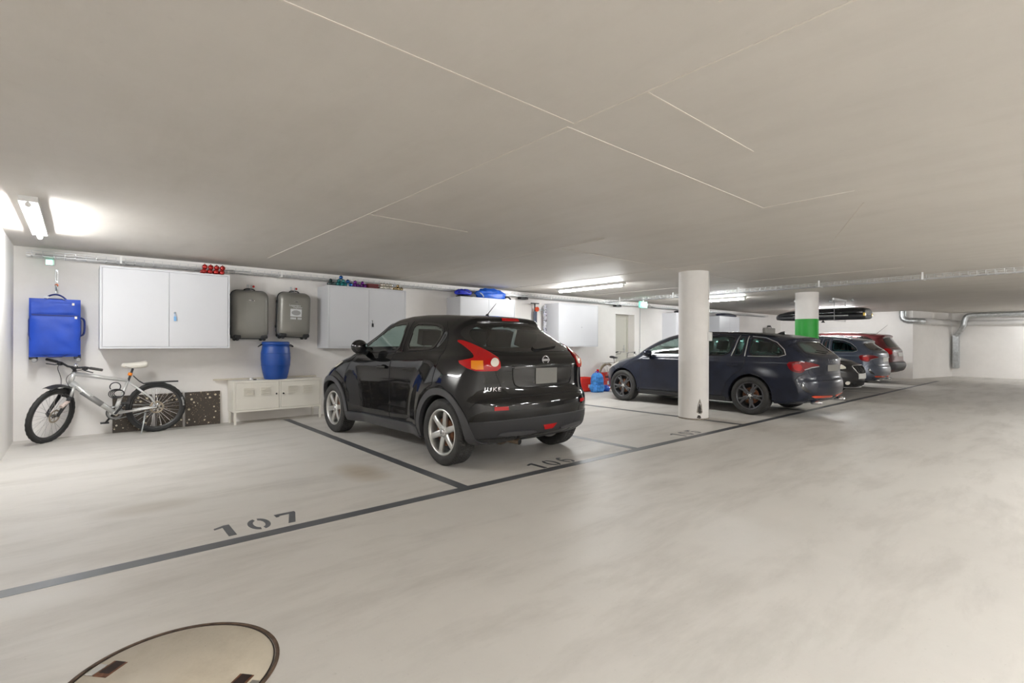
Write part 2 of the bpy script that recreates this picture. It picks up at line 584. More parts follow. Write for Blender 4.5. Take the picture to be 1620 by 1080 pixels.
class Car:
    def __init__(self, S, name, label, cat, loc, rotz, paint, h=0.024, group=None):
        self.S, self.B = S, Body(S)
        self.root = thing(name, label, cat, loc, rotz, group)
        self.paint = paint
        B = self.B
        pts, q = B.surface(h)
        fn = np.cross(pts[q[:, 2]] - pts[q[:, 0]], pts[q[:, 3]] - pts[q[:, 1]])
        c = pts[q].mean(1)
        gF = B.grad(c[:, 0], c[:, 1], c[:, 2], 0.01, B.F)
        g0 = B.grad(c[:, 0], c[:, 1], c[:, 2], 0.015)
        fl = (fn * gF).sum(1) < 0
        q[fl] = q[fl][:, ::-1]
        kill = np.zeros(len(q), bool)
        for w in S['windows']:
            for sgn in ((1, -1) if abs(w['n'][1]) > 0.2 else (1,)):
                n = np.array([w['n'][0], w['n'][1] * sgn, 0.0])
                ua = np.array([abs(n[1]), -n[0] * (1 if n[1] >= 0 else -1), 0]) if abs(n[1]) > 1e-6 else np.array([0, 1., 0])
                sel = ((g0 @ n) > 0.2) & (c[:, 2] > 0.85)
                P = inset(w['poly'], 0.02)
                u = pts[q] @ ua; v = pts[q][:, :, 2]
                ins = inside_poly(u, v, P).all(1)
                kill |= sel & ins
        f0 = B.F0(c[:, 0], c[:, 1], c[:, 2])
        dark = (f0 < -0.012) | (c[:, 2] < S.get('dark_below', 0.235))
        q, dark = q[~kill], dark[~kill]
        nr = B.grad(pts[:, 0], pts[:, 1], pts[:, 2], 0.018)
        nF = B.grad(pts[:, 0], pts[:, 1], pts[:, 2], 0.006, B.F)
        inner = B.F0(pts[:, 0], pts[:, 1], pts[:, 2]) < -0.006
        nr[inner] = nF[inner]
        me = smooth_mesh('body_shell', pts, q, nr, [paint, M_PLASTIC_DARK])
        me.polygons.foreach_set('material_index', dark.astype(int))
        link(bpy.data.objects.new('body_shell', me), self.root)
        for w in S['windows']:
            for sgn in ((1, -1) if abs(w['n'][1]) > 0.2 else (1,)):
                n = (w['n'][0], w['n'][1] * sgn, 0.0)
                p = self.patch(w['name'], inset(w['poly'], 0.004), n, 0.001, w['glass'], None, 0.05, 0.004)
                self.ring('window_seal', w['poly'], w.get('seal', 0.03), n, 0.004, w.get('sealmat', M_GLOSS_BLACK), p)
    def patch(self, name, poly, n, off, m, parent=None, step=0.05, skirt=0.012, top=False, z_fn=None):
        poly = resample(poly, step * 0.6)
        P = np.array(poly)
        lo, hi = P.min(0), P.max(0)
        gx, gz = np.meshgrid(np.arange(lo[0] + step * .5, hi[0], step), np.arange(lo[1] + step * .5, hi[1], step))
        gx, gz = gx.ravel(), gz.ravel()
        ins = inset(poly, step * 0.35)
        k = inside_poly(gx, gz, ins) & inside_poly(gx, gz, poly)
        pts = [Vector(p) for p in poly] + [Vector((a, b)) for a, b in zip(gx[k], gz[k])]
        ne = len(poly)
        edges = [(i, (i + 1) % ne) for i in range(ne)]
        vs, es, fs, *_ = delaunay_2d_cdt(pts, edges, [], 1, 1e-6)
        U = np.array([(p.x, p.y) for p in vs])
        Q, N = self.B.project(U[:, 0], U[:, 1], n, top)
        if z_fn is not None:
            off = off + z_fn(U)
            off = np.asarray(off)[:, None]
        T = Q + N * off
        nn = np.array(n, float) if not top else np.array([0, 0, 1.])
        fs = [tuple(f) for f in fs]
        tri = []
        for f in fs:
            a, b, c = T[f[0]], T[f[1]], T[f[2]]
            tri.append(f if np.cross(b - a, c - a) @ N[f[0]] > 0 else f[::-1])
        cnt = {}
        for f in tri:
            for i in range(len(f)):
                e = (f[i], f[(i + 1) % len(f)])
                cnt[e] = cnt.get(e, 0) + 1
        bd = [e for e in cnt if (e[1], e[0]) not in cnt]
        allp = list(T)
        faces = list(tri)
        nflat = len(faces)
        mp = {}
        for a, b in bd:
            for i in (a, b):
                if i not in mp:
                    mp[i] = len(allp); allp.append(T[i]); allp.append(T[i] - N[i] * skirt)
            faces.append((mp[b], mp[a], mp[a] + 1, mp[b] + 1))
        me = smooth_mesh(name, allp, faces, N, m, nflat)
        return link(bpy.data.objects.new(name, me), parent or self.root)
    def ring(self, name, poly, width, n, off, m, parent=None):
        poly = resample(poly, 0.03)
        A = np.array(poly); Bp = np.array(inset(poly, width))
        mid = 0.5 * (A + Bp)
        k = len(A)
        U = np.concatenate([A, mid, Bp])
        Q, N = self.B.project(U[:, 0], U[:, 1], n)
        T = Q + N * off
        T = np.concatenate([T, Q[:k] - N[:k] * 0.004])
        faces = []
        for i in range(k):
            j = (i + 1) % k
            faces += [(i, j, k + j, k + i), (k + i, k + j, 2 * k + j, 2 * k + i)]
        nf = len(faces)
        faces += [(3 * k + i, 3 * k + (i + 1) % k, (i + 1) % k, i) for i in range(k)]
        f0 = faces[0]
        if np.cross(T[f0[1]] - T[f0[0]], T[f0[2]] - T[f0[0]]) @ N[f0[0]] < 0:
            faces = [f[::-1] for f in faces]
        me = smooth_mesh(name, T, faces, N, m, nf)
        return link(bpy.data.objects.new(name, me), parent or self.root)
    def strip(self, name, path, n, r, m, parent=None, closed=False, off=0.0, top=False, cl=0.04):
        P = np.array(resample(path, cl, closed))
        Q, N = self.B.project(P[:, 0], P[:, 1], n, top)
        return MB().tube([Vector(p) for p in Q + N * off], r, 6, closed).build(name, m, parent or self.root)
    def both(self, fn, n, *a, **k):
        return [fn(a[0], a[1], (n[0], n[1] * s, 0.0), *a[2:], **k) for s in (1, -1)]
    def text(self, name, txt, u, v, n, size, m, shear=0.0, spacing=1.0, flip=1, stretch=1.0):
        me = text_mesh(txt, size, 0.0015, shear, spacing)
        V = np.array([tuple(p.co) for p in me.vertices])
        Q, N = self.B.project(u + V[:, 0] * flip * stretch, v + V[:, 1], n)
        T = Q + N * (0.002 + V[:, 2:3])
        for p, t in zip(me.vertices, T):
            p.co = t
        me.materials.clear(); me.materials.append(m)
        me.name = name
        return link(bpy.data.objects.new(name, me), self.root)
    def on(self, u, v, n, top=False):
        Q, N = self.B.project(np.array([u]), np.array([v]), n, top)
        return Vector(Q[0]), Vector(N[0])
# ---- wheels
def tyre_mesh(R, rim, w, lugs=64):
    """tyre about the y axis, outer side +y, with a cut tread"""
    n = lugs * 4
    prof = [(rim, w * .40), (rim + .012, w * .46), (rim + (R - rim) * .45, w * .50), (R - .022, w * .46), (R - .006, w * .40)]
    tread = [(-1 + 2 * i / 12.0) for i in range(13)]
    P = []
    for r, y in prof: P.append((r, y, 0))
    for t in tread[::-1]: P.append((R, t * w * .37, 1))
    for r, y in prof[::-1]: P.append((r, -y, 0))
    vs, fs, m = [], [], len(P)
    for i in range(n):
        a = 2 * PI * i / n
        for k, (r, y, tr) in enumerate(P):
            rr = r
            if tr:
                ph = (i + abs(y) / w * 9.0) % 4
                rr = R - (0.007 if ph < 1.1 else 0) - (0.008 if abs(abs(y) / (w * .37) - 0.33) < 0.06 else 0)
            elif k in (4, m - 5):
                rr = r - (0.006 if (i % 4) == 0 else 0)
            vs.append((rr * math.cos(a), y, rr * math.sin(a)))
    for i in range(n):
        j = (i + 1) % n
        for k in range(m - 1):
            fs.append((i * m + k, i * m + k + 1, j * m + k + 1, j * m + k))
    b = MB(); b.add(vs, fs, False)
    me = b.mesh('tyre', M_TYRE)
    sm = [True if (k % (m - 1)) < 3 or (k % (m - 1)) > m - 5 else False for k in range(len(fs))]
    me.polygons.foreach_set('use_smooth', sm)
    return me
RY = Matrix.Rotation(-PI / 2, 4, 'X')          # z axis to +y
def rim_mesh(rim, w, style, m):
    b = MB()
    yo = w * .42
    prof = [(rim + .004, yo), (rim - .004, yo + .006), (rim - .016, yo), (rim - .022, yo - .02), (rim - .03, yo - .06), (rim - .045, -yo * .6), (rim - .02, -yo), (rim + .004, -yo)]
    b.lathe(prof, 48, RY)
    def spoke(a, a2, r0, r1, w0, w1, y0, y1, th=.028):
        c0, c1 = Vector((math.cos(a), 0, math.sin(a))), Vector((math.cos(a2), 0, math.sin(a2)))
        t0, t1 = Vector((-math.sin(a), 0, math.cos(a))), Vector((-math.sin(a2), 0, math.cos(a2)))
        rows = []
        for k in range(5):
            s = k / 4
            r = r0 + (r1 - r0) * s
            cc = (c0 * (1 - s) + c1 * s).normalized() * r
            tt = (t0 * (1 - s) + t1 * s).normalized()
            ww = w0 + (w1 - w0) * s + (0.25 * w1 * max(0, s - .75) * 4)
            y = y0 + (y1 - y0) * s + math.sin(s * PI) * .008
            Y = Vector((0, 1, 0))
            rows.append([cc - tt * ww + Y * (y - th), cc - tt * ww + Y * (y - .006), cc - tt * ww * .55 + Y * y, cc + tt * ww * .55 + Y * y, cc + tt * ww + Y * (y - .006), cc + tt * ww + Y * (y - th)])
        vs = [p for r in rows for p in r]
        fs = []
        for i in range(4):
            for k in range(5):
                fs.append((i * 6 + k, i * 6 + k + 1, i * 6 + 6 + k + 1, i * 6 + 6 + k))
        fs += [tuple(range(6)), tuple(range(24, 30))[::-1]]
        b.add(vs, fs, False)
    if style == 'six':
        for k in range(6):
            a = 2 * PI * k / 6 + 0.28
            spoke(a, a, .035, rim - .012, .034, .026, yo - .025, yo - .012)
        b.lathe([(0, yo - .014), (.03, yo - .016), (.062, yo - .022), (.066, yo - .06)], 24, RY)
    elif style == 'y5':
        for k in range(5):
            a = 2 * PI * k / 5 + 0.3
            spoke(a, a, .03, rim * .5, .030, .036, yo - .03, yo - .018)
            spoke(a - .05, a - .20, rim * .42, rim - .012, .018, .017, yo - .02, yo - .012)
            spoke(a + .05, a + .20, rim * .42, rim - .012, .018, .017, yo - .02, yo - .012)
        b.lathe([(0, yo - .016), (.03, yo - .018), (.055, yo - .03), (.06, yo - .06)], 24, RY)
    else:
        for k in range(10):
            a = 2 * PI * k / 10
            spoke(a, a, .035, rim - .012, .018, .014, yo - .03, yo - .014)
        b.lathe([(0, yo - .02), (.05, yo - .022), (.06, yo - .06)], 24, RY)
    return b.mesh('wheel', m)
def add_wheels(car, R, rim, w, style, m, track, capmat, rust):
    S = car.S
    me_r, me_t = rim_mesh(rim, w, style, m), tyre_mesh(R, rim, w)
    disc = MB().lathe([(.045, w * .20), (.14, w * .20), (.142, w * .13), (.045, w * .13)], 32, RY).mesh('brake_disc', rust)
    cap = MB().lathe([(0, w * .42 - .004), (.024, w * .42 - .006), (.030, w * .42 - .018)], 20, RY).mesh('hub_cap', capmat)
    nut = MB().lathe([(0, w * .42 - .012), (.006, w * .42 - .012), (.0075, w * .42 - .03)], 6, RY).mesh('lug_nut', capmat)
    back = MB().lathe([(.0, -w * .05), (rim - .03, -w * .05)], 32, RY).mesh('wheel_shadow_plate', M_BLACK)  # black disc standing in for the shade behind the spokes
    for wx in S['wheels_x']:
        for s in (1, -1):
            o = link(bpy.data.objects.new('wheel', me_r), car.root)
            o.location = (wx, s * track / 2, R)
            o.rotation_euler = (0, 0.35 * wx, 0 if s > 0 else PI)
            link(bpy.data.objects.new('tyre', me_t), o)
            link(bpy.data.objects.new('brake_disc', disc), o)
            link(bpy.data.objects.new('hub_cap', cap), o)
            link(bpy.data.objects.new('shadow_disc', back), o)
            for k in range(5):
                q = link(bpy.data.objects.new('lug_nut', nut), o)
                a = 2 * PI * k / 5 + .3
                q.location = (.046 * math.cos(a), 0, .046 * math.sin(a))
def seats(car, rows, zs=0.50, col=None, top=0.62):
    """front and rear seats inside the cabin, each with a headrest"""
    m = col or M_SEAT
    for (x, ys, tilt) in rows:
        for y in ys:
            b = MB()
            b.box(x - .22, x + .28, y - .24, y + .24, zs - .15, zs)
            M = Matrix.Translation((x - .20, y, zs - .02)) @ Matrix.Rotation(-tilt, 4, 'Y')
            b.box(-.07, .06, -.24, .24, 0, top, M)
            o = b.build('seat', m, car.root, 0.05, 3)
            hb = MB().box(-.05, .05, -.13, .13, top + .05, top + .23, M)
            hb.tube([M @ Vector((0, -.06, top - .05)), M @ Vector((0, -.06, top + .08))], .008, 6)
            hb.tube([M @ Vector((0, .06, top - .05)), M @ Vector((0, .06, top + .08))], .008, 6)
            hb.build('headrest', m, o, 0.035, 3)
def arch_path(cx, cz, r, a0, a1, n=28):
    return [(cx + r * math.cos(a0 + (a1 - a0) * i / n), cz + r * math.sin(a0 + (a1 - a0) * i / n)) for i in range(n + 1)]
def sector(cx, cz, r0, r1, a0, a1, n=28):
    return arch_path(cx, cz, r0, a0, a1, n) + arch_path(cx, cz, r1, a1, a0, n)
# ---------------------------------------------------------------- shared materials
M_PLASTIC_DARK = mat('dark_plastic', (0.022, 0.022, 0.024), 0.55, bump=0.05, bscale=300)
M_PLASTIC_GREY = mat('charcoal_cladding', (0.05, 0.05, 0.054), 0.42, bump=0.05, bscale=400)
M_BLACK = mat('matt_black', (0.008, 0.008, 0.008), 0.8)
M_GLOSS_BLACK = mat('gloss_black', (0.008, 0.008, 0.009), 0.12, coat=0.5)
M_TYRE = mat('tyre_rubber', (0.025, 0.024, 0.023), 0.75, noise=0.3, nscale=12)
M_SEAT = mat('seat_fabric', (0.03, 0.03, 0.032), 0.9)
M_CHROME = mat('chrome', (0.75, 0.75, 0.77), 0.15, 1.0)
M_STEEL = mat('galvanised_steel', (0.55, 0.57, 0.58), 0.38, 0.9, noise=0.18, nscale=14)
M_WIRE = mat('zinc_wire', (0.62, 0.63, 0.64), 0.4, 0.6)
M_WHITE_METAL = mat('white_lacquered_steel', rgb(206, 207, 211), 0.35, noise=0.02, nscale=2)
M_CREAM_METAL = mat('cream_lacquered_steel', rgb(228, 224, 214), 0.4, noise=0.03, nscale=3)
M_WHITE_PLASTIC = mat('white_plastic', rgb(235, 235, 233), 0.45)
M_LAMP = mat('lamp_tube', (1, 1, 1), 0.4, emit=LAMP_POWER, ecol=(0.985, 1.0, 1.0))
M_LAMP_UNSEEN = mat('unseen_lamp_tube', (1, 1, 1), 0.4, emit=LAMP_POWER * 1.55, ecol=(0.985, 1.0, 1.0))  # tubes of the unseen lamps, set brighter to lift the room light
M_RUST = mat('rusty_iron', rgb(110, 72, 50), 0.8, 0.3, noise=0.5, nscale=30, bump=0.4)
M_DARKGAP = mat('dark_gap', (0.01, 0.01, 0.01), 0.9)

# ---------------------------------------------------------------- room shell
XL, YB, H = -0.60, 8.60, 2.385
XR1, YN, XR2, YF = 22.2, 4.2, 25.2, -8.5
floor_extra = [(2.02, 4.5, 0.34, rgb(150, 132, 104), 0.55, 1.4, 0.8), (0.4, 4.55, 0.30, rgb(140, 128, 110), 0.35, 0.8, 1.6), (3.9, 4.3, 0.55, rgb(120, 112, 104), 0.35, 0.7, 1.3)]
M_FLOOR = surface_mat('sealed_concrete', rgb(201, 197, 191), rgb(128, 122, 115), (0.40, 0.62), 1.0, 0.60, (0.4, 1.5, 1), 0.16, 0.10, 55.0, 0.42, floor_extra)
M_WALL = surface_mat('white_painted_concrete', rgb(240, 237, 234), rgb(212, 206, 199), (0.6, 0.8), 0.9, 0.25, (1, 1, 1), 0.0, 0.12, 30.0, 0.3)
M_CEIL = surface_mat('bare_concrete_ceiling', rgb(208, 203, 196), rgb(182, 176, 168), (0.5, 0.7), 0.8, 0.30, (2.5, 0.5, 1), 0.12, 0.10, 18.0, 0.35)
M_MARK = mat('dark_grey_floor_paint', rgb(82, 84, 88), 0.42, noise=0.12, nscale=9)
def struct(name, b, m, bev=0.0):
    o = b.build(name, m, None, bev)
    o['kind'] = 'structure'
    return o
floor = struct('floor', MB().box(XL - .2, XR2 + .2, YF - .2, YB + .7, -0.25, 0.0), M_FLOOR)
ceiling = struct('ceiling', MB().box(XL - .2, XR2 + .2, YF - .2, YB + .7, H, H + 0.25), M_CEIL)
DX0, DX1, DZ = 11.16, 12.02, 2.02
wb = MB()
wb.box(XL - .2, DX0, YB, YB + .3, 0, H); wb.box(DX1, XR1 + .2, YB, YB + .3, 0, H); wb.box(DX0, DX1, YB, YB + .3, DZ, H)
struct('wall_back', wb, M_WALL)
struct('wall_left', MB().box(XL - .2, XL, YF, YB + .3, 0, H), M_WALL)
struct('wall_right', MB().prism([(XR1, YB + .3), (XR1, YN), (25.1, 3.56), (25.3, YF), (25.6, YF), (25.6, YB + .3)], 0, H), M_WALL)
struct('wall_front', MB().box(XL - .2, XR2 + .4, YF - .2, YF, 0, H), M_WALL)
# door in its recess
M_DOOR = mat('grey_beige_door', rgb(205, 203, 194), 0.45)
d1 = struct('door_1', MB().box(DX0, DX1, YB + .24, YB + .285, 0.0, DZ), M_DOOR, 0.003)
hb = MB(); hb.box(-.015, .015, -.008, 0, -.11, .11); hb.tube([(0, -.008, 0.0), (0, -.05, 0.0), (-.11, -.05, 0.0)], .009, 8)
hb.build('door_handle', M_STEEL, d1, loc=(DX1 - .16, YB + .24, 1.05))
fr = MB(); fr.box(DX0, DX0 + .05, YB + .215, YB + .25, 0, DZ); fr.box(DX1 - .05, DX1, YB + .215, YB + .25, 0, DZ); fr.box(DX0 + .05, DX1 - .05, YB + .215, YB + .25, DZ - .05, DZ)
fr.build('door_frame', M_DOOR, d1, 0.004)
# formwork joints in the ceiling: fine proud ridges and shallow steps
def seam(a, b, w=0.008, hgt=0.004):
    o = MB().bar((a[0], a[1], H - hgt / 2 + .001), (b[0], b[1], H - hgt / 2 + .001), w, hgt).build('joint_ridge', M_SEAM, ceiling)
M_SEAM = mat('joint_ridge_concrete', rgb(212, 205, 196), 0.6)
for a, b in [((-.6, 1.812), (1.985, 1.812)), ((2.0, 1.862), (4.45, 1.868)), ((1.99, .3), (1.99, 1.81)), ((1.995, 1.86), (1.99, 7.5)), ((2.0, 1.36), (3.1, 1.36)), ((1.65, .6), (1.65, .84)),
             ((4.45, 1.868), (4.47, 1.2)), ((6.6, 2.0), (4.9, 1.25)), ((4.47, 3.6), (4.47, 8.5)), ((7.0, 1.9), (7.0, 8.5)), ((4.47, 4.32), (9.5, 4.32)), ((9.5, 1.9), (9.5, 8.5)), ((2.0, 4.32), (3.1, 4.32))]:
    seam(a, b)
# painted bay lines and stencilled numbers
def fline(a, b, w=0.10, z=0.0012):
    MB().bar((a[0], a[1], z / 2), (b[0], b[1], z / 2), w, z).build('bay_line', M_MARK, floor)
fline((XL, 3.445), (21.5, 3.40))
for x in (2.465, 4.89, 7.56, 10.05, 12.5, 15.0, 17.5, 20.0):
    fline((x, 3.47), (x + (0.025 if x < 3 else .05), 8.35 if x < 3 else YB), 0.10, 0.0011)
def half_ring(cx, cy, rx, ry, t, a0, a1, n=14):
    o = [(cx + rx * math.cos(a), cy + ry * math.sin(a)) for a in [a0 + (a1 - a0) * i / n for i in range(n + 1)]]
    i_ = [(cx + (rx - t) * math.cos(a), cy + (ry - t) * math.sin(a)) for a in [a1 + (a0 - a1) * i / n for i in range(n + 1)]]
    return o + i_
D = math.radians
DIG = {'1': [[(.28, 0), (.52, 0), (.52, 1), (.34, 1), (.02, .86), (.02, .74), (.28, .82)]],
       '0': [half_ring(.33, .5, .33, .5, .17, D(98), D(262)), half_ring(.37, .5, .33, .5, .17, D(-82), D(82))],
       '7': [[(0, 1), (.72, 1), (.72, .86), (.40, 0), (.16, 0), (.48, .82), (.12, .82), (.12, .74), (0, .74)]],
       '6': [half_ring(.33, .5, .33, .5, .17, D(60), D(255)), half_ring(.37, .30, .33, .30, .15, D(-85), D(90)), [(.2, .6), (.36, .6), (.36, .46), (.2, .46)]],
       '5': [[(.08, 1), (.66, 1), (.66, .83), (.24, .83), (.24, .66), (.08, .66)], half_ring(.34, .32, .34, .32, .16, D(-80), D(110)), half_ring(.30, .32, .30, .32, .16, D(190), D(262))]}
def bay_number(txt, x, y, hgt, pitch, wd):
    for k, ch in enumerate(txt):
        b = MB()
        for poly in DIG[ch]:
            b.prism([(x + k * pitch + u * wd, y + v * hgt) for u, v in poly], 0.0002, 0.0014)
        b.build('painted_digit', M_MARK, floor)
bay_number('107', .665, 3.55, .23, .19, .19)
bay_number('106', 3.38, 3.50, .23, .20, .19)
bay_number('105', 5.98, 3.51, .23, .19, .19)
# manhole cover set in the floor
mh = thing('manhole_cover', 'round concrete-filled manhole cover with rusty rim set in the floor', 'manhole', (.265, 2.195, 0), 0.72)
M_LID = surface_mat('manhole_fill', rgb(196, 186, 168), rgb(140, 126, 106), (0.45, 0.7), 2.5, 0.5, (1, 1, 1), 0.25, 0.2, 70.0, 0.4)
M_RIM = mat('worn_rust_rim', rgb(92, 74, 60), 0.7, 0.4, noise=0.5, nscale=25, bump=0.3)
MB().lathe([(.352, 0), (.352, .003), (.338, .003), (.338, 0)], 96, closed_prof=True).build('rim', M_RIM, mh)
MB().lathe([(0, .0015), (.330, .0015), (.331, 0.0)], 96).build('lid', M_LID, mh)
MB().lathe([(.3305, 0.0), (.3305, .0024), (.3355, .0024), (.3355, 0)], 96).build('gap_ring', mat('grime', rgb(40, 30, 24), 0.9), mh)
for s in (1, -1):
    sl = MB().box(-.045, .045, s * .262 - .028, s * .262 + .028, 0.0, .0028).build('lifting_pocket', M_RUST, mh)
    MB().box(-.025, .045, s * .262 - .02, s * .262 + .02, 0.0, .0034).build('pocket_hole', mat('pocket_dark', rgb(38, 22, 14), 0.9), sl)
    MB().box(-.045, .02, s * .312 - .02, s * .312 + .012, 0.0, .003).build('pocket_plate', mat('worn_grey_iron', rgb(150, 146, 140), 0.5, 0.6, noise=0.2), sl)
# round columns
M_COL = surface_mat('white_column_paint', rgb(238, 235, 232), rgb(208, 203, 197), (0.5, 0.7), 1.2, 0.2, (1, 1, 1), 0.0, 0.08, 30.0, 0.3)
M_GREEN = mat('green_band_paint', rgb(22, 150, 42), 0.45, noise=0.04, nscale=6)
def column(x, y, label, r=.235):
    t = thing('round_column', label, 'column', (x, y, 0), 0, 'round columns along the bays')
    MB().lathe([(r, 0), (r, H)], 64).build('shaft', M_COL, t)
    return t
c1 = column(7.645, 4.31, 'plain white round column with a black scuff near its foot')
c2 = column(12.65, 4.33, 'white round column with a green painted band')
MB().lathe([(.236, 1.30), (.2365, 1.305), (.2365, 1.775), (.236, 1.78)], 64).build('green_band', M_GREEN, c2)
MB().lathe([(.236, 0.0), (.24, .006), (.236, .02)], 64).build('foot_joint', mat('foot_joint_grime', rgb(150, 140, 128), 0.8, noise=0.4, nscale=18), c1)
def on_col(poly, r, ang0):
    """scuff polygon (arc length, height) wrapped on a column"""
    P = resample(poly, .015)
    vs = [Vector((r * math.cos(ang0 + u / r), r * math.sin(ang0 + u / r), v)) for u, v in P]
    b = MB(); b.add(vs, [tuple(range(len(vs)))]); return b
a0 = math.atan2(-4.31, -7.645) + .42
M_SCUFF = mat('black_scuff', rgb(62, 58, 54), 0.8, noise=0.5, nscale=30)
on_col([(-.05, .12), (-.03, .25), (0, .34), (.035, .24), (.05, .12), (.02, .09), (-.02, .10)], .2362, a0).build('scuff_mark', mat('grey_scuff', rgb(150, 144, 136), 0.8, noise=0.3, nscale=22), c1)
on_col([(-.03, .13), (-.012, .24), (0, .28), (.02, .2), (.035, .12), (0, .10)], .2368, a0).build('scuff_mark', M_SCUFF, c1)
on_col([(-.045, .03), (-.03, .075), (.01, .07), (.025, .03), (0, .02)], .2368, a0).build('scuff_mark', M_SCUFF, c1)
sw = MB(); sw.tube([(0, 0, -.02), (0, 0, 1.0)], .008, 8); 
a1 = math.atan2(-4.31, -7.645) + 1.30
sw.build('conduit', M_WHITE_PLASTIC, c1, loc=(.243 * math.cos(a1), .243 * math.sin(a1), 1.38))
sb = MB().box(-.02, .035, -.045, .045, -.07, .07, Matrix.Rotation(a1, 4, 'Z')).build('switch_box', M_WHITE_PLASTIC, c1, .006)
sb.location = (.25 * math.cos(a1), .25 * math.sin(a1), 1.33)
# fluorescent lamps
def lamp_parts(L=1.72):
    hs = MB().box(-.058, .058, -L / 2, L / 2, -.045, 0).mesh('housing', M_WHITE_PLASTIC)
    r = .019
    tb = MB().tube([(0, -L / 2 + .04, -.066), (0, L / 2 - .04, -.066)], r, 14).mesh('light_tube', M_LAMP)
    e = MB(); e.tube([(0, -.016, -.066), (0, .016, -.066)], .021, 12); e.box(-.007, .007, -.008, .008, -.062, -.04)
    ec = e.mesh('end_cap', M_WHITE_PLASTIC)
    return hs, tb, ec, L
LP = lamp_parts()
TUBE_UNSEEN = LP[1].copy(); TUBE_UNSEEN.materials.clear(); TUBE_UNSEEN.materials.append(M_LAMP_UNSEEN)
def lamp(x, y, label, rot=0.0, lane=False):  # lane marks the unseen lamps with the brighter tubes
    t = thing('fluorescent_lamp', label, 'lamp', (x, y, H), rot, 'fluorescent ceiling lamps')
    link(bpy.data.objects.new('housing', LP[0]), t)
    link(bpy.data.objects.new('light_tube', TUBE_UNSEEN if lane else LP[1]), t)
    for s in (1, -1):
        o = link(bpy.data.objects.new('end_cap', LP[2]), t); o.location = (0, s * (LP[3] / 2 - .02), 0)
    return t
lamp(-.31, 6.45, 'lit fluorescent lamp on the ceiling beside the left wall')
lamp(7.86, 6.72, 'lit fluorescent lamp on the ceiling between the cabinets and the plain column')
lamp(12.45, 6.5, 'lit fluorescent lamp on the ceiling just behind the plain white column')
lamp(18.8, 5.9, 'lit fluorescent lamp on the ceiling above the hanging roof box')
lamp(24.0, 0.0, 'fluorescent lamp lighting the bare far wall beyond the ducts')
for x, lb in ((1.5, 'beside the viewer'), (6.2, 'in front of the crossover bay'), (10.9, 'under the crossing cable tray')):
    lamp(x, -1.6, 'unseen fluorescent lamp over the driving lane ' + lb, 0, True)  # unseen row behind the camera, put in to light the room
for x, lb in ((1.5, 'nearest the left wall'), (6.2, 'in the middle'), (10.9, 'farthest from the left wall')):
    lamp(x, -6.4, 'unseen fluorescent lamp over the opposite bays ' + lb, 0, True)  # second unseen row, added for the same room light
# ---------------------------------------------------------------- the black crossover
M_JUKE = mat('black_car_paint', (0.006, 0.006, 0.0065), 0.06, 0.0, coat=0.0, spec=0.5)
G_SIDE = glass_mat('clear_green_glass', (0.62, 0.74, 0.70), 0.07)
G_PRIV = glass_mat('privacy_glass', (0.36, 0.41, 0.40), 0.07)
G_TEAL = glass_mat('teal_tinted_glass', (0.52, 0.84, 0.77), 0.07)
G_DARK = glass_mat('dark_glass', (0.10, 0.13, 0.13), 0.07)
M_SILVER = mat('silver_alloy', (0.62, 0.62, 0.60), 0.32, 0.85)
M_DARKALLOY = mat('anthracite_alloy', (0.10, 0.10, 0.105), 0.38, 0.7)
M_RED = mat('red_lens', (0.42, 0.004, 0.006), 0.10)
M_DKRED = mat('dark_red_lens', (0.16, 0.003, 0.006), 0.10)
M_AMBER = mat('amber_lens', (0.80, 0.26, 0.015), 0.12)
M_CLEAR = mat('clear_lens', (0.78, 0.74, 0.66), 0.12, coat=1.0)
M_PLATE = mat('blank_plate', rgb(118, 116, 112), 0.6)
M_EXH = mat('exhaust_steel', rgb(128, 112, 96), 0.45, 0.8, noise=0.3, nscale=20)
J = dict(
    sil=[(-1.55, .235), (-1.78, .25), (-1.90, .31), (-1.95, .43), (-1.965, .56), (-1.955, .655), (-1.905, .705), (-1.88, .78), (-1.88, .92), (-1.885, 1.0), (-1.865, 1.055), (-1.79, 1.11),
         (-1.33, 1.425), (-1.365, 1.462), (-1.33, 1.493), (-1.1, 1.522), (-.7, 1.548), (-.3, 1.560), (0, 1.555), (.25, 1.53), (.42, 1.485),
         (1.12, 1.12), (1.22, 1.075), (1.5, 1.03), (1.78, .95), (1.96, .85), (2.045, .74), (2.08, .58), (2.085, .42), (2.04, .28), (1.9, .225), (1.5, .21), (0, .20), (-1.0, .21)],
    plan=[(-2.1, .78), (-1.8, .79), (-1.3, .80), (-.6, .775), (0, .77), (.6, .775), (1.2, .80), (1.7, .80), (2.1, .76)],
    belt=[(-2.1, 1.13), (-1.3, 1.10), (-.6, 1.055), (0, 1.03), (.6, 1.01), (1.1, 1.0), (2.1, .98)],
    tumble=[(-2.1, .70), (-1.5, .58), (-1.0, .46), (0, .42), (.6, .45), (1.1, .60), (2.1, .8)],
    section=[(.15, -.06), (.28, -.02), (.38, .0), (.5, .004), (.75, .012), (.95, .004), (1.05, -.006), (1.3, -.006)],
    ledge=.035, bow_x=(-.95, .35), bow_r=.15, bow_r6=.15, bow_top=1.5, bow_f=.26, bow_f6=.10, crown=.05, hoodcrown=.08, roof_r=.05, round=.018,
    bumps=[(-1.265, .40, .40, .80, .085), (1.265, .42, .40, .74, .085)],
    creases=[(-.6, .40, .7, .36, .05, .012)],
    wheels_x=(-1.265, 1.265), wheel_z=.33, arch_r=.385, dark_below=.30)
SIDE, REAR, FRONT, DIAG = (0, 1, 0), (-1, 0, 0), (1, 0, 0), (-.70711, .70711, 0)
def sym(half):
    return list(half) + [(-a, b) for a, b in half[::-1]]
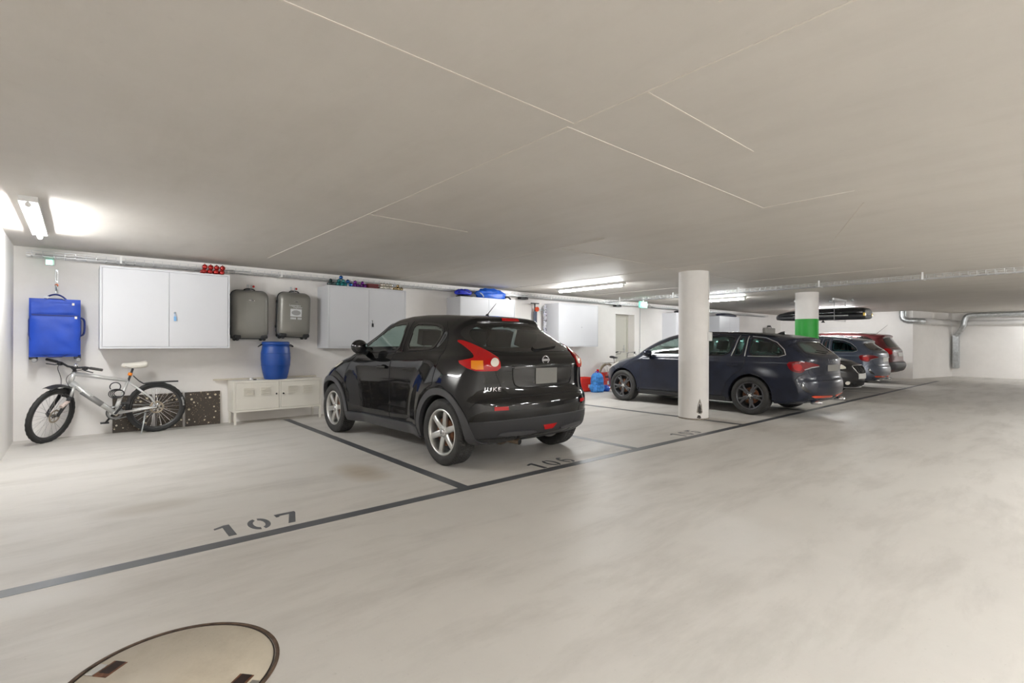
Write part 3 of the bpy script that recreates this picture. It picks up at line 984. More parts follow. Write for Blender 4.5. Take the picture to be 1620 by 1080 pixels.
rw = chaikin(sym([(.30, 1.438), (.48, 1.418), (.59, 1.36), (.655, 1.27), (.66, 1.19), (.60, 1.14), (.40, 1.128)]), 2)
J['windows'] = [
    dict(name='rear_window', poly=rw, n=REAR, glass=G_PRIV, seal=.035),
    dict(name='windshield', poly=chaikin(sym([(.40, 1.475), (.52, 1.44), (.66, 1.16), (.62, 1.12), (.3, 1.13)]), 2), n=FRONT, glass=G_SIDE, seal=.03),
    dict(name='side_window', poly=chaikin([(.86, 1.085), (.70, 1.175), (.40, 1.345), (.20, 1.435), (.02, 1.458), (-.15, 1.462), (-.165, 1.30), (-.185, 1.108), (.2, 1.095)], 1), n=SIDE, glass=G_SIDE, seal=.022),
    dict(name='side_window', poly=chaikin([(-.335, 1.125), (-.315, 1.30), (-.30, 1.450), (-.60, 1.445), (-.88, 1.415), (-.985, 1.36), (-.99, 1.30), (-.93, 1.18), (-.88, 1.145), (-.6, 1.13)], 1), n=SIDE, glass=G_PRIV, seal=.022)]
juke = Car(J, 'crossover_car', 'black crossover car with silver alloy wheels parked in the middle bay', 'car', (3.536, 5.538, 0), math.radians(92.3), M_JUKE)
add_wheels(juke, .33, .227, .215, 'six', M_SILVER, 1.53, M_CHROME, M_RUST)
R = juke.root
def panel(car, name, poly, n, m, off=.003, step=.06, seam=.0035, parent=None, top=False):
    o = car.patch(name, poly, n, off, m, parent, step, .012, top)
    if seam and parent is None:
        car.strip('panel_gap', poly, n, seam, M_DARKGAP, o, True, .0005, top)
    return o
fd = [(.885, .345), (.895, .60), (.90, .85), (.85, 1.06), (.60, 1.085), (.2, 1.088), (-.10, 1.10), (-.10, .34)]
rd = [(-.112, .34), (-.112, 1.10), (-.60, 1.118), (-.90, 1.135), (-1.13, 1.14), (-1.145, 1.0), (-1.14, .80), (-1.03, .755), (-.90, .66), (-.82, .52), (-.79, .345)]
for s in (1, -1):
    n = (0, s, 0)
    d = panel(juke, 'front_door', fd, n, M_JUKE)
    p, q = juke.on(.06, .925, n)
    hbm = MB().box(-.09, .10, -.012, .012, -.017, .017)
    h_ = hbm.build('door_handle', M_JUKE, d, .01, 3); h_.location = p + q * .022
    MB().lathe([(0, .0), (.045, .0), (.06, .004)], 24, Matrix.Translation(p + q * .001 + Vector((-.03, 0, -.01))) @ Matrix.Rotation(-s * PI / 2, 4, 'X') @ Matrix.Diagonal((1.5, .7, 1, 1))).build('handle_recess', M_GLOSS_BLACK, d)
    d = panel(juke, 'rear_door', rd, n, M_JUKE)
    juke.strip('pillar_gap', [(-1.14, 1.14), (-1.125, 1.24), (-1.05, 1.36), (-.93, 1.455)], n, .003, M_DARKGAP)
    juke.strip('pillar_gap', [(-.245, 1.10), (-.235, 1.47)], n, .0035, M_DARKGAP)
    c = juke.patch('pillar_handle', chaikin([(-1.015, 1.345), (-1.085, 1.31), (-1.06, 1.24), (-.985, 1.165), (-.955, 1.175), (-1.0, 1.27)], 1), n, .005, M_PLASTIC_GREY, None, .04)
    juke.patch('handle_pocket', chaikin([(-1.03, 1.315), (-1.068, 1.295), (-1.04, 1.235), (-.995, 1.19), (-1.015, 1.25)], 1), n, .007, M_BLACK, c, .03)
    for wx in J['wheels_x']:
        juke.patch('wheel_arch_trim', sector(wx, .33, .378, .442, math.radians(-12), math.radians(192)), n, .012, M_PLASTIC_GREY, None, .03, .05)
    juke.patch('sill_trim', [(-.86, .225), (-.83, .33), (0, .325), (.86, .33), (.88, .225), (0, .215)], n, .022, M_PLASTIC_GREY, None, .05, .04)
    juke.strip('fender_gap', [(.905, .45), (.91, .85), (.87, 1.05)], n, .003, M_DARKGAP)
    lp_ = juke.patch('side_indicator', chaikin([(1.34, .90), (1.30, .925), (1.05, .985), (1.12, .90), (1.27, .87)], 1), n, .004, M_CLEAR, None, .03)
    # tail lamp
    dn = (-.70711, s * .70711, 0)
    tl = juke.patch('tail_lamp', chaikin([(-.445, 1.245), (-.545, 1.225), (-.70, 1.160), (-.806, 1.105), (-.878, 1.055), (-.885, .955), (-.75, .950), (-.622, .952), (-.45, 1.038), (-.573, 1.058), (-.640, 1.072), (-.615, 1.115), (-.50, 1.195), (-.44, 1.225)], 1), dn, .012, M_RED, None, .03, .02)
    juke.patch('amber_lens', [(-.615, .975), (-.613, 1.043), (-.722, 1.045), (-.728, .968), (-.66, .965)], dn, .016, M_AMBER, tl, .03)
    juke.patch('reversing_lens', [(-.828 + .037 * math.cos(a), 1.028 + .037 * math.sin(a)) for a in np.linspace(0, 2 * PI, 18)[:-1]], dn, .017, M_CLEAR, tl, .02)
    juke.patch('reflector', [(s * .53, .583), (s * .53, .618), (s * .66, .618), (s * .66, .583)], REAR, .006, M_RED, None, .03)
    juke.patch('lower_bumper', [(-.60, .27), (-.60, .475), (-.80, .483), (-1.04, .488), (-1.04, .27)], dn, .004, M_PLASTIC_DARK, None, .04, .03)
    juke.strip('bumper_gap', [(-.60, .60), (-.66, .66), (-.74, .683), (-.98, .690)], dn, .0035, M_DARKGAP)
    # door mirror
    mm = MB()
    mm.ball((.47, s * .875, 1.165), .095, 20, 12, (.75, 1.1, .92))
    mo = mm.build('door_mirror', M_JUKE, R)
    MB().tube([(.60, s * .72, 1.09), (.50, s * .83, 1.105)], [.035, .03], 8).build('mirror_arm', M_PLASTIC_DARK, mo)
    MB().ball((.44, s * .875, 1.165), .08, 16, 8, (.7, 1.08, .88)).build('mirror_glass', M_GLOSS_BLACK, mo)
tg = panel(juke, 'tailgate', sym([(.40, 1.115), (.60, 1.12), (.615, 1.02), (.60, .92), (.545, .78), (.49, .735), (.25, .712)]), REAR, M_JUKE, .004)
pr = juke.patch('plate_recess', chaikin(sym([(.40, 1.0), (.43, .95), (.425, .84), (.38, .785), (.2, .78)]), 1), REAR, .006, M_GLOSS_BLACK, tg, .05)
juke.strip('recess_lip', chaikin([(.43, .98), (.425, .84), (.38, .785), (.2, .778), (-.2, .778), (-.38, .785), (-.425, .84), (-.43, .98)], 2, False), REAR, .007, M_JUKE, tg, False, .006)
juke.strip('recess_lip', [(.43, .995), (.2, 1.0), (-.2, 1.0), (-.43, .995)], REAR, .006, M_JUKE, tg, False, .006)
juke.patch('number_plate', [(-.155, .81), (-.155, .968), (.155, .968), (.155, .81)], REAR, .014, M_PLATE, None, .05, .01)
juke.patch('brake_light', [(-.125, 1.455), (-.12, 1.484), (.12, 1.484), (.125, 1.455)], REAR, .006, M_RED, None, .03)
juke.patch('lower_bumper', sym([(.50, .488), (.50, .27), (.2, .255)]), REAR, .004, M_PLASTIC_DARK, None, .05, .03)
juke.strip('bumper_crease', [(.74, .478), (.5, .490), (0, .494), (-.5, .490), (-.74, .478)], REAR, .005, M_PLASTIC_GREY, None, False, .003)
juke.strip('bumper_gap', [(.55, .693), (.3, .70), (-.3, .70), (-.55, .693)], REAR, .004, M_DARKGAP)
juke.patch('fog_lamp', [(-.10, .405), (.10, .405), (.06, .355), (-.06, .355)], REAR, .008, M_RED, None, .03)
for s in (1, -1):
    juke.patch('bumper_vane', chaikin([(s * .14, .345), (s * .30, .375), (s * .58, .375), (s * .62, .34), (s * .30, .325)], 1), REAR, .018, M_PLASTIC_GREY, None, .05, .03)
wp = juke.patch('rear_wiper', chaikin([(.045, 1.135), (.05, 1.165), (-.05, 1.20), (-.22, 1.225), (-.34, 1.205), (-.40, 1.175), (-.30, 1.165), (-.12, 1.15)], 2), REAR, .022, M_GLOSS_BLACK, None, .04, .02)
em = [[], []]
ec, en = juke.on(0, 1.044, REAR)
eb = MB().lathe([(.036, 0), (.036, .008), (.047, .008), (.047, 0)], 32, Matrix.Rotation(-PI / 2, 4, 'Y') @ Matrix.Diagonal((1, 1.06, 1, 1)), closed_prof=True)
eb.box(-.009, 0, -.056, .056, -.011, .011)
e_ = eb.build('emblem', M_CHROME, R); e_.location = ec + en * .004
juke.text('nameplate', 'JUKE', .635, .775, REAR, .055, M_CHROME, .15, 1.22, -1, 1.15)
ex = MB().tube([(-1.35, .40, .25), (-1.62, .38, .245), (-1.70, .36, .26), (-1.84, .33, .25)], [.05, .05, .03, .03], 14, caps=False)
ex.build('exhaust_pipe', M_EXH, R)
MB().tube([(-1.72, .358, .259), (-1.839, .3305, .25)], .026, 12).build('exhaust_bore', M_BLACK, R)
MB().box(-1.5, -1.2, -.6, .6, .20, .27).build('axle_beam', M_PLASTIC_DARK, R, .02)
MB().tube([(-.95, 0, 1.515), (-.955, 0, 1.55)], [.03, .012], 12).build('antenna_base', M_PLASTIC_DARK, R)
MB().tube([(-.955, 0, 1.545), (-1.11, 0, 1.665)], [.005, .003], 8).build('antenna', M_PLASTIC_GREY, R)
juke.strip('roof_gap', [(-1.22, .43), (-1.25, .2), (-1.26, 0), (-1.25, -.2), (-1.22, -.43)], (0, 0, 1), .003, M_DARKGAP, None, False, 0, True)
seats(juke, [(.05, (.36, -.36), .22), (-.78, (.40, 0.0, -.40), .3)], .62, None, .56)
MB().box(.55, 1.0, -.66, .66, .75, 1.03).build('dashboard', M_SEAT, R, .06, 3)
st = [(.50 - .05 * math.sin(a), .36 + .18 * math.cos(a), .98 + .17 * math.sin(a)) for a in np.linspace(0, 2 * PI, 25)[:-1]]
MB().tube(st, .014, 8, True).build('steering_wheel', M_SEAT, R)
# ---------------------------------------------------------------- estate cars, hatchback and SUV further along
def estate_spec(glass, roofless=False):
    S = dict(
        sil=[(-1.7, .22), (-2.10, .23), (-2.30, .29), (-2.385, .40), (-2.40, .50), (-2.385, .60), (-2.345, .655), (-2.335, .80), (-2.345, .92), (-2.325, .99), (-2.26, 1.04),
             (-1.97, 1.262), (-2.055, 1.290), (-2.0, 1.325), (-1.7, 1.375), (-1.2, 1.42), (-.6, 1.445), (-.1, 1.445), (.2, 1.425), (.45, 1.37), (.68, 1.28),
             (1.22, 1.005), (1.32, .97), (1.6, .915), (1.9, .83), (2.08, .74), (2.16, .61), (2.175, .45), (2.15, .28), (2.05, .2), (1.5, .18), (0, .18), (-1.2, .185)],
        plan=[(-2.4, .80), (-2.0, .845), (-1.3, .862), (0, .865), (1.3, .86), (1.8, .84), (2.2, .78)],
        belt=[(-2.4, 1.0), (-1.5, .985), (0, .975), (1.0, .955), (2.2, .93)],
        tumble=[(-2.4, .62), (-1.6, .52), (0, .46), (.8, .5), (1.3, .8), (2.2, .9)],
        section=[(.15, -.06), (.26, -.02), (.40, .0), (.6, .004), (.80, .002), (.90, .010), (.95, -.004), (1.3, -.01)],
        ledge=.02, bow_x=(-1.35, .35), bow_r=.16, bow_r6=.14, bow_top=.4, bow_f=.24, bow_f6=.12, crown=.05, hoodcrown=.05, roof_r=.05, round=.018,
        bumps=[(-1.343, .36, .36, .60, .018), (1.343, .36, .36, .60, .018)],
        creases=[(-1.9, .905, 1.6, .88, .03, .012), (-1.0, .33, 1.0, .31, .05, .012)],
        wheels_x=(-1.343, 1.343), wheel_z=.33, arch_r=.375, dark_below=.235)
    S['windows'] = [
        dict(name='rear_window', poly=chaikin(sym([(.35, 1.262), (.52, 1.245), (.62, 1.10), (.60, 1.05), (.3, 1.035)]), 2), n=REAR, glass=G_DARK, seal=.03),
        dict(name='windshield', poly=chaikin(sym([(.40, 1.355), (.54, 1.325), (.68, 1.05), (.62, 1.01), (.3, 1.02)]), 2), n=FRONT, glass=G_SIDE, seal=.03),
        dict(name='side_window', poly=chaikin([(.98, .985), (.78, 1.095), (.50, 1.235), (.20, 1.345), (-.05, 1.37), (-.20, 1.375), (-.22, 1.15), (-.24, .992), (.3, .985)], 1), n=SIDE, glass=G_SIDE, seal=.02),
        dict(name='side_window', poly=chaikin([(-.33, .993), (-.31, 1.2), (-.29, 1.377), (-.60, 1.375), (-1.02, 1.355), (-1.0, 1.2), (-.955, 1.0), (-.6, .994)], 1), n=SIDE, glass=glass, seal=.02),
        dict(name='quarter_window', poly=chaikin([(-1.02, 1.0), (-1.06, 1.2), (-1.09, 1.345), (-1.19, 1.335), (-1.20, 1.2), (-1.195, 1.0)], 1), n=SIDE, glass=glass, seal=.014),
        dict(name='quarter_window', poly=chaikin([(-1.30, 1.003), (-1.285, 1.2), (-1.28, 1.328), (-1.52, 1.30), (-1.72, 1.225), (-1.86, 1.10), (-1.89, 1.035), (-1.83, 1.006), (-1.6, 1.003)], 1), n=SIDE, glass=glass, seal=.02)]
    return S
M_TRIM_SILVER = mat('silver_window_trim', (0.5, 0.5, 0.5), 0.3, 0.9)
M_NAVY = mat('dusty_navy_paint', (0.013, 0.016, 0.028), 0.22, 0.0, coat=0.0, spec=0.45, noise=0.25, nscale=5)
M_BLUEGREY = mat('blue_grey_paint', (0.075, 0.088, 0.12), 0.30, 0.3, coat=0.6, coat_rough=.05)
M_BLACKCAR = mat('soft_black_paint', (0.010, 0.010, 0.012), 0.22, 0.0, coat=0.3)
M_REDCAR = mat('dark_red_paint', (0.10, 0.012, 0.014), 0.28, 0.1, coat=0.6, coat_rough=.05)
M_WPLATE = mat('white_plate', rgb(222, 222, 218), 0.5)
M_ORANGE_REFL = mat('orange_red_reflector', (0.62, 0.06, 0.015), 0.2, coat=0.6)
def estate(name, label, loc, rot, paint, alloy, glass, h):
    S = estate_spec(glass)
    car = Car(S, name, label, 'car', loc, rot, paint, h, None)
    R = car.root
    add_wheels(car, .325, .232, .225, 'y5', alloy, 1.56, M_SILVER, M_RUST)
    fdo = [(.87, .29), (.885, .60), (.88, .84), (.90, .955), (.5, .965), (-.25, .972), (-.26, .29)]
    rdo = [(-.275, .29), (-.27, .972), (-.8, .98), (-1.24, .985), (-1.255, .90), (-1.20, .77), (-1.05, .68), (-.94, .55), (-.88, .40), (-.82, .29)]
    for s in (1, -1):
        n, dn, fn = (0, s, 0), (-.70711, s * .70711, 0), (.70711, s * .70711, 0)
        for nm, poly, hx in (('front_door', fdo, -.13), ('rear_door', rdo, -1.06)):
            d = panel(car, nm, poly, n, paint, .003, .07, .004)
            p, q = car.on(hx, .845, n)
            hh = MB().box(-.10, .10, -.010, .010, -.014, .014).build('door_handle', paint, d, .008, 2); hh.location = p + q * .03
            MB().lathe([(0, 0), (.05, 0), (.06, .003)], 20, Matrix.Translation(p + q * .001) @ Matrix.Rotation(-s * PI / 2, 4, 'X') @ Matrix.Diagonal((1.6, .6, 1, 1))).build('handle_recess', M_BLACK, d)
        for wx in S['wheels_x']:
            car.patch('wheel_arch_lip', sector(wx, .33, .368, .392, math.radians(-8), math.radians(188)), n, .006, paint, None, .03, .05)
        car.patch('sill_trim', [(-.92, .20), (-.90, .28), (.90, .28), (.92, .20)], n, .012, M_PLASTIC_DARK, None, .08, .03)
        car.strip('window_trim', [(-1.0, .998), (-1.035, 1.15), (-1.06, 1.36)], n, .008, M_TRIM_SILVER, None, False, .004)
        car.strip('window_trim', [(-1.24, .998), (-1.235, 1.2), (-1.225, 1.345)], n, .010, M_TRIM_SILVER, None, False, .004)
        car.strip('window_trim', [(-1.29, 1.0), (-1.80, 1.0), (-1.90, 1.035), (-1.86, 1.12), (-1.72, 1.24), (-1.52, 1.315), (-1.28, 1.343)], n, .007, M_TRIM_SILVER, None, False, .004)
        rp = [(.30, 1.41), (-.4, 1.44), (-1.2, 1.41), (-1.75, 1.345)]
        rl = MB()
        pts = [(x, s * .565, z - .028) for x, z in [(.2, 1.405), (.12, 1.43), (-.4, 1.455), (-1.1, 1.435), (-1.6, 1.385), (-1.72, 1.35)]]
        rl.tube(pts, .014, 8).build('roof_rail', M_GLOSS_BLACK, R)
        tl = car.patch('tail_lamp', chaikin([(-.757, .915), (-.80, .80), (-.86, .757), (-.96, .745), (-1.0, .79), (-1.12, .825), (-1.27, .845), (-1.28, .875), (-1.06, .925), (-.9, .935)], 1), dn, .008, M_DKRED, None, .03, .02)
        car.strip('lamp_trim', [(-1.0, .80), (-1.12, .835), (-1.26, .853)], dn, .009, M_TRIM_SILVER, tl, False, .01)
        car.patch('lamp_lens', chaikin([(-.83, .87), (-.86, .79), (-.95, .775), (-.97, .86), (-.9, .9)], 1), dn, .012, M_RED, tl, .03)
        car.patch('head_lamp', chaikin([(.56, .80), (.66, .70), (.90, .63), (1.05, .65), (.98, .73), (.72, .82)], 1), fn, .006, M_CLEAR, None, .03)
        car.patch('bumper_vent', chaikin([(-.97, .60), (-1.02, .50), (-1.12, .43), (-1.05, .43), (-.97, .47), (-.93, .54)], 1), dn, .005, M_GLOSS_BLACK, None, .03)
        car.strip('bumper_gap', [(-.90, .42), (-.86, .62), (-.92, .70), (-1.02, .735)], dn, .0035, M_DARKGAP)
        m = MB().ball((.66, s * .965, 1.02), .1, 18, 10, (.8, 1.1, .72)).build('door_mirror', paint, R)
        MB().tube([(.72, s * .80, .965), (.68, s * .92, .97)], .03, 8).build('mirror_arm', M_PLASTIC_DARK, m)
        car.patch('rear_reflector', [(s * .10, .34), (s * .10, .365), (s * .62, .385), (s * .66, .372), (s * .6, .352)], REAR, .012, M_ORANGE_REFL, None, .05)
        MB().lathe([(.026, -.1), (.03, .03), (.034, .03), (.034, -.1)], 16, Matrix.Translation((-2.30, s * .52, .27)) @ Matrix.Rotation(-PI / 2, 4, 'Y') @ Matrix.Diagonal((1, 2.2, 1, 1)), closed_prof=True).build('exhaust_tip', M_CHROME, R)
    tg = panel(car, 'tailgate', sym([(.35, 1.02), (.66, 1.02), (.70, .90), (.68, .75), (.62, .655), (.3, .645)]), REAR, paint, .004, .08)
    car.strip('tailgate_crease', [(.60, .70), (.2, .71), (-.2, .71), (-.60, .70)], REAR, .006, paint, tg, False, .003)
    car.patch('lower_diffuser', sym([(.70, .34), (.62, .26), (.2, .245)]) , REAR, .005, M_PLASTIC_DARK, None, .06)
    car.strip('bumper_ledge', [(.75, .61), (.4, .625), (-.4, .625), (-.75, .61)], REAR, .006, paint, None, False, .003)
    w = car.strip('rear_wiper', [(0, 1.06), (.12, 1.068), (.30, 1.09)], REAR, .010, M_BLACK, None, False, .02)
    a = MB()
    a.prism([(-.0, 0), (-.16, 0), (-.155, .055), (-.10, .045)], -.018, .018, Matrix.Translation((-1.41, 0, 1.385)) @ Matrix.Rotation(PI / 2, 4, 'X'))
    a.build('shark_fin_antenna', M_GLOSS_BLACK, R, .006)
    seats(car, [(.15, (.37, -.37), .25), (-.75, (.42, 0.0, -.42), .35)], .55, None, .54)
    MB().box(.62, 1.05, -.68, .68, .68, .95).build('dashboard', M_SEAT, R, .05, 3)
    return car
navy = estate('estate_car', 'dark navy estate car with anthracite wheels parked behind the plain column', (9.60, 5.20, 0), math.radians(89.0), M_NAVY, M_DARKALLOY, G_TEAL, .027)
navy.text('maker_lettering', 'ŠKODA', 0, .925, REAR, .075, M_DARKALLOY, 0, 1.6, -1, 1.3)
navy.patch('number_plate', [(-.24, .765), (-.24, .87), (.24, .87), (.24, .765)], REAR, .010, M_PLATE, None, .06)
bg = estate('estate_car', 'blue-grey estate car parked behind the green-banded column', (16.35, 6.0, 0), math.radians(90), M_BLUEGREY, M_SILVER, G_TEAL, .03)
bg.patch('number_plate', [(-.24, .75), (-.24, .86), (.24, .86), (.24, .75)], REAR, .010, M_WPLATE, None, .06)
# black hatchback, nose towards the lane
S = estate_spec(G_DARK)
blk = Car(S, 'hatchback_car', 'black car parked nose outwards between the two estate cars', 'car', (13.72, 5.66, 0), math.radians(-90), M_BLACKCAR, .03)
add_wheels(blk, .315, .215, .205, 'ten', M_SILVER, 1.56, M_SILVER, M_RUST)
for s in (1, -1):
    n, fn = (0, s, 0), (.70711, s * .70711, 0)
    hl = blk.patch('head_lamp', chaikin([(.52, .84), (.54, .74), (.68, .66), (1.0, .64), (1.02, .70), (.82, .80)], 1), fn, .006, M_CLEAR, None, .03)
    blk.patch('lamp_reflector', chaikin([(.66, .76), (.70, .69), (.84, .665), (.88, .71), (.78, .76)], 1), fn, .010, M_CHROME, hl, .03)
    for nm, poly in (('front_door', [(.87, .29), (.88, .84), (.90, .955), (-.25, .972), (-.26, .29)]), ('rear_door', [(-.275, .29), (-.27, .972), (-1.24, .985), (-1.20, .77), (-1.05, .68), (-.94, .55), (-.82, .29)])):
        panel(blk, nm, poly, n, M_BLACKCAR, .003, .08, .004)
    for wx in S['wheels_x']:
        blk.patch('wheel_arch_lip', sector(wx, .33, .368, .392, math.radians(-8), math.radians(188)), n, .006, M_BLACKCAR, None, .03, .05)
    m = MB().ball((.66, s * .965, 1.02), .1, 16, 10, (.8, 1.1, .72)).build('door_mirror', M_BLACKCAR, blk.root)
    blk.patch('fog_lamp', [(s * .52 + .05 * math.cos(a), .33 + .04 * math.sin(a)) for a in np.linspace(0, 2 * PI, 14)[:-1]], FRONT, .006, M_CLEAR, None, .03)
gr = blk.patch('grille', chaikin(sym([(.30, .715), (.36, .69), (.30, .56), (.15, .545)]), 1), FRONT, .006, M_BLACK, None, .04)
blk.strip('grille_frame', chaikin(sym([(.30, .725), (.37, .70), (.305, .55), (.15, .535)]), 1), FRONT, .012, M_CHROME, gr, True, .008)
for k in range(7):
    y = -.24 + .08 * k
    blk.strip('grille_slat', [(y, .56), (y, .70)], FRONT, .006, M_GLOSS_BLACK, gr, False, .010)
blk.patch('number_plate', [(-.26, .42), (-.26, .53), (.26, .53), (.26, .42)], FRONT, .014, M_WPLATE, None, .06)
lg = blk.patch('lower_grille', chaikin(sym([(.40, .38), (.44, .33), (.36, .26), (.15, .255)]), 1), FRONT, .005, M_BLACK, None, .05)
blk.strip('lip_trim', [(.55, .235), (.2, .225), (-.2, .225), (-.55, .235)], FRONT, .012, M_TRIM_SILVER, None, False, .01)
seats(blk, [(.15, (.37, -.37), .25), (-.75, (.42, -.42), .35)], .55, None, .54)
# red SUV by the far wall
U = dict(
    sil=[(-1.6, .30), (-2.0, .33), (-2.14, .40), (-2.19, .50), (-2.19, .62), (-2.12, .68), (-2.11, .85), (-2.09, 1.0), (-2.02, 1.10), (-1.80, 1.44), (-1.88, 1.475), (-1.80, 1.515),
         (-1.2, 1.575), (-.5, 1.60), (0, 1.595), (.3, 1.56), (.5, 1.49), (1.1, 1.13), (1.25, 1.08), (1.7, 1.02), (2.0, .93), (2.12, .78), (2.15, .55), (2.1, .33), (1.9, .26), (0, .24), (-1.2, .25)],
    plan=[(-2.2, .80), (-1.8, .85), (-1.2, .87), (0, .87), (1.2, .87), (1.8, .85), (2.2, .78)],
    belt=[(-2.2, 1.08), (-1.0, 1.06), (0, 1.04), (1.0, 1.02), (2.2, 1.0)],
    tumble=[(-2.2, .5), (-1.0, .42), (0, .40), (.8, .5), (1.3, .8), (2.2, .9)],
    section=[(.2, -.06), (.32, -.02), (.45, .0), (.9, .006), (1.05, -.004), (1.5, -.01)],
    ledge=.02, bow_x=(-1.2, .35), bow_r=.12, bow_r6=.12, bow_top=.4, bow_f=.2, bow_f6=.1, crown=.05, hoodcrown=.04, roof_r=.05, round=.018,
    bumps=[(-1.3, .38, .38, .60, .02), (1.3, .38, .38, .60, .02)], creases=[], wheels_x=(-1.3, 1.3), wheel_z=.355, arch_r=.40, dark_below=.34)
U['windows'] = [
    dict(name='rear_window', poly=chaikin(sym([(.35, 1.43), (.55, 1.41), (.66, 1.18), (.62, 1.12), (.3, 1.11)]), 2), n=REAR, glass=G_DARK, seal=.03),
    dict(name='windshield', poly=chaikin(sym([(.40, 1.47), (.54, 1.44), (.70, 1.15), (.62, 1.12), (.3, 1.13)]), 2), n=FRONT, glass=G_SIDE, seal=.03),
    dict(name='side_window', poly=chaikin([(.95, 1.07), (.70, 1.22), (.30, 1.42), (0, 1.50), (-.2, 1.51), (-.24, 1.075)], 1), n=SIDE, glass=G_SIDE, seal=.02),
    dict(name='side_window', poly=chaikin([(-.33, 1.075), (-.29, 1.51), (-.9, 1.49), (-1.1, 1.09)], 1), n=SIDE, glass=G_DARK, seal=.02),
    dict(name='quarter_window', poly=chaikin([(-1.22, 1.09), (-1.05, 1.48), (-1.45, 1.44), (-1.70, 1.15)], 1), n=SIDE, glass=G_DARK, seal=.02)]
suv = Car(U, 'suv_car', 'dark red SUV parked beside the far wall beyond the blue-grey estate', 'car', (19.6, 6.12, 0), math.radians(90), M_REDCAR, .03)
add_wheels(suv, .345, .225, .225, 'ten', M_SILVER, 1.58, M_SILVER, M_RUST)
for s in (1, -1):
    n, dn = (0, s, 0), (-.70711, s * .70711, 0)
    suv.patch('tail_lamp', chaikin([(-.70, 1.06), (-.86, 1.08), (-.98, 1.05), (-1.02, .90), (-.86, .90), (-.72, .97)], 1), dn, .010, M_RED, None, .03)
    for wx in U['wheels_x']:
        suv.patch('wheel_arch_trim', sector(wx, .355, .395, .45, math.radians(-8), math.radians(188)), n, .008, M_PLASTIC_DARK, None, .03, .05)
    for nm, poly in (('front_door', [(.87, .36), (.88, .90), (.92, 1.03), (-.25, 1.05), (-.26, .36)]), ('rear_door', [(-.275, .36), (-.27, 1.05), (-1.20, 1.06), (-1.15, .85), (-1.0, .74), (-.88, .6), (-.80, .36)])):
        panel(suv, nm, poly, n, M_REDCAR, .003, .08, .004)
    MB().tube([(.2, s * .60, 1.545), (-.5, s * .61, 1.585), (-1.2, s * .60, 1.56), (-1.6, s * .585, 1.52)], .016, 8).build('roof_rail', M_TRIM_SILVER, suv.root)
    MB().ball((.75, s * .98, 1.12), .11, 16, 10, (.8, 1.1, .85)).build('door_mirror', M_REDCAR, suv.root)
tg = panel(suv, 'tailgate', sym([(.35, 1.09), (.66, 1.09), (.70, .9), (.66, .70), (.3, .69)]), REAR, M_REDCAR, .004, .08)
suv.patch('chrome_garnish', [(-.55, .99), (-.55, 1.04), (.55, 1.04), (.55, .99)], REAR, .014, M_TRIM_SILVER, None, .08)
suv.patch('number_plate', [(-.25, .83), (-.25, .95), (.25, .95), (.25, .83)], REAR, .014, M_WPLATE, None, .06)
suv.patch('rear_bumper', sym([(.62, .66), (.68, .52), (.60, .40), (.3, .38)]), REAR, .012, M_PLASTIC_GREY, None, .06)
for s in (1, -1):
    suv.patch('bumper_corner', chaikin([(-.78, .64), (-.80, .42), (-1.08, .42), (-1.08, .66)], 1), (-.70711, s * .70711, 0), .012, M_PLASTIC_GREY, None, .06)
MB().tube([(-1.45, -.1, 1.545), (-1.75, -.1, 1.83)], [.006, .003], 6).build('antenna', M_PLASTIC_DARK, suv.root)
seats(suv, [(.15, (.37, -.37), .25), (-.75, (.42, -.42), .35)], .62, None, .54)
# ---------------------------------------------------------------- wall cabinets
M_KEYTAG = mat('blue_key_tag', rgb(120, 170, 215), 0.4)
CABF = 8.12
def cabinet(x0, x1, z0, z1, label, two=True, tag_mat=None, m=None):
    m = m or M_WHITE_METAL
    t = thing('wall_cabinet', label, 'cabinet', (x0, YB, z0), 0, 'white steel wall cabinets')
    w, h, d = x1 - x0, z1 - z0, YB - CABF
    b = .022
    MB().box(0, w, -d + .016, 0, 0, h).build('carcass', m, t, .004)
    fr = MB()
    fr.box(0, w, -d, -d + .016, 0, b); fr.box(0, w, -d, -d + .016, h - b, h)
    fr.box(0, b, -d, -d + .016, b, h - b); fr.box(w - b, w, -d, -d + .016, b, h - b)
    fr.build('front_frame', m, t)
    g = .004
    edges = [b + g, w / 2 - g / 2, w / 2 + g / 2, w - b - g] if two else [b + g, w - b - g]
    for k in range(0, len(edges), 2):
        dr = MB().box(edges[k], edges[k + 1], -d + .001, -d + .015, b + g, h - b - g).build('door', m, t, .002)
        if (two and k == 2) or not two:
            kx = edges[k] + .06 if two else w / 2 + .1
            MB().lathe([(0, .012), (.011, .012), (.013, 0)], 16, Matrix.Translation((kx, -d + .001, h * .46)) @ Matrix.Rotation(PI / 2, 4, 'X')).build('lock_knob', M_STEEL, dr)
            if tag_mat:
                kb = MB(); kb.tube([(kx, -d - .012, h * .46), (kx, -d - .013, h * .46 - .05)], .003, 6); kb.box(kx - .012, kx + .016, -d - .016, -d - .010, h * .46 - .11, h * .46 - .05)
                kb.build('key_tag', tag_mat, dr)
    return t
cabinet(.20, 1.645, 1.13, 2.175, 'white two-door wall cabinet above the mountain bike with blue key tag', True, M_KEYTAG)
cabinet(3.06, 4.47, 1.12, 2.15, 'white two-door wall cabinet behind the black crossover with baubles on top', True, M_BLACK)
cabinet(5.66, 7.08, 1.12, 2.13, 'white wall cabinet with blue bags on top, behind the crossover roof')
cabinet(8.42, 9.83, 1.13, 2.15, 'white wall cabinet with one wide door beside the patterned ski', False)
cabinet(13.42, 14.85, 1.12, 2.13, 'white wall cabinet half hidden behind the plain column')
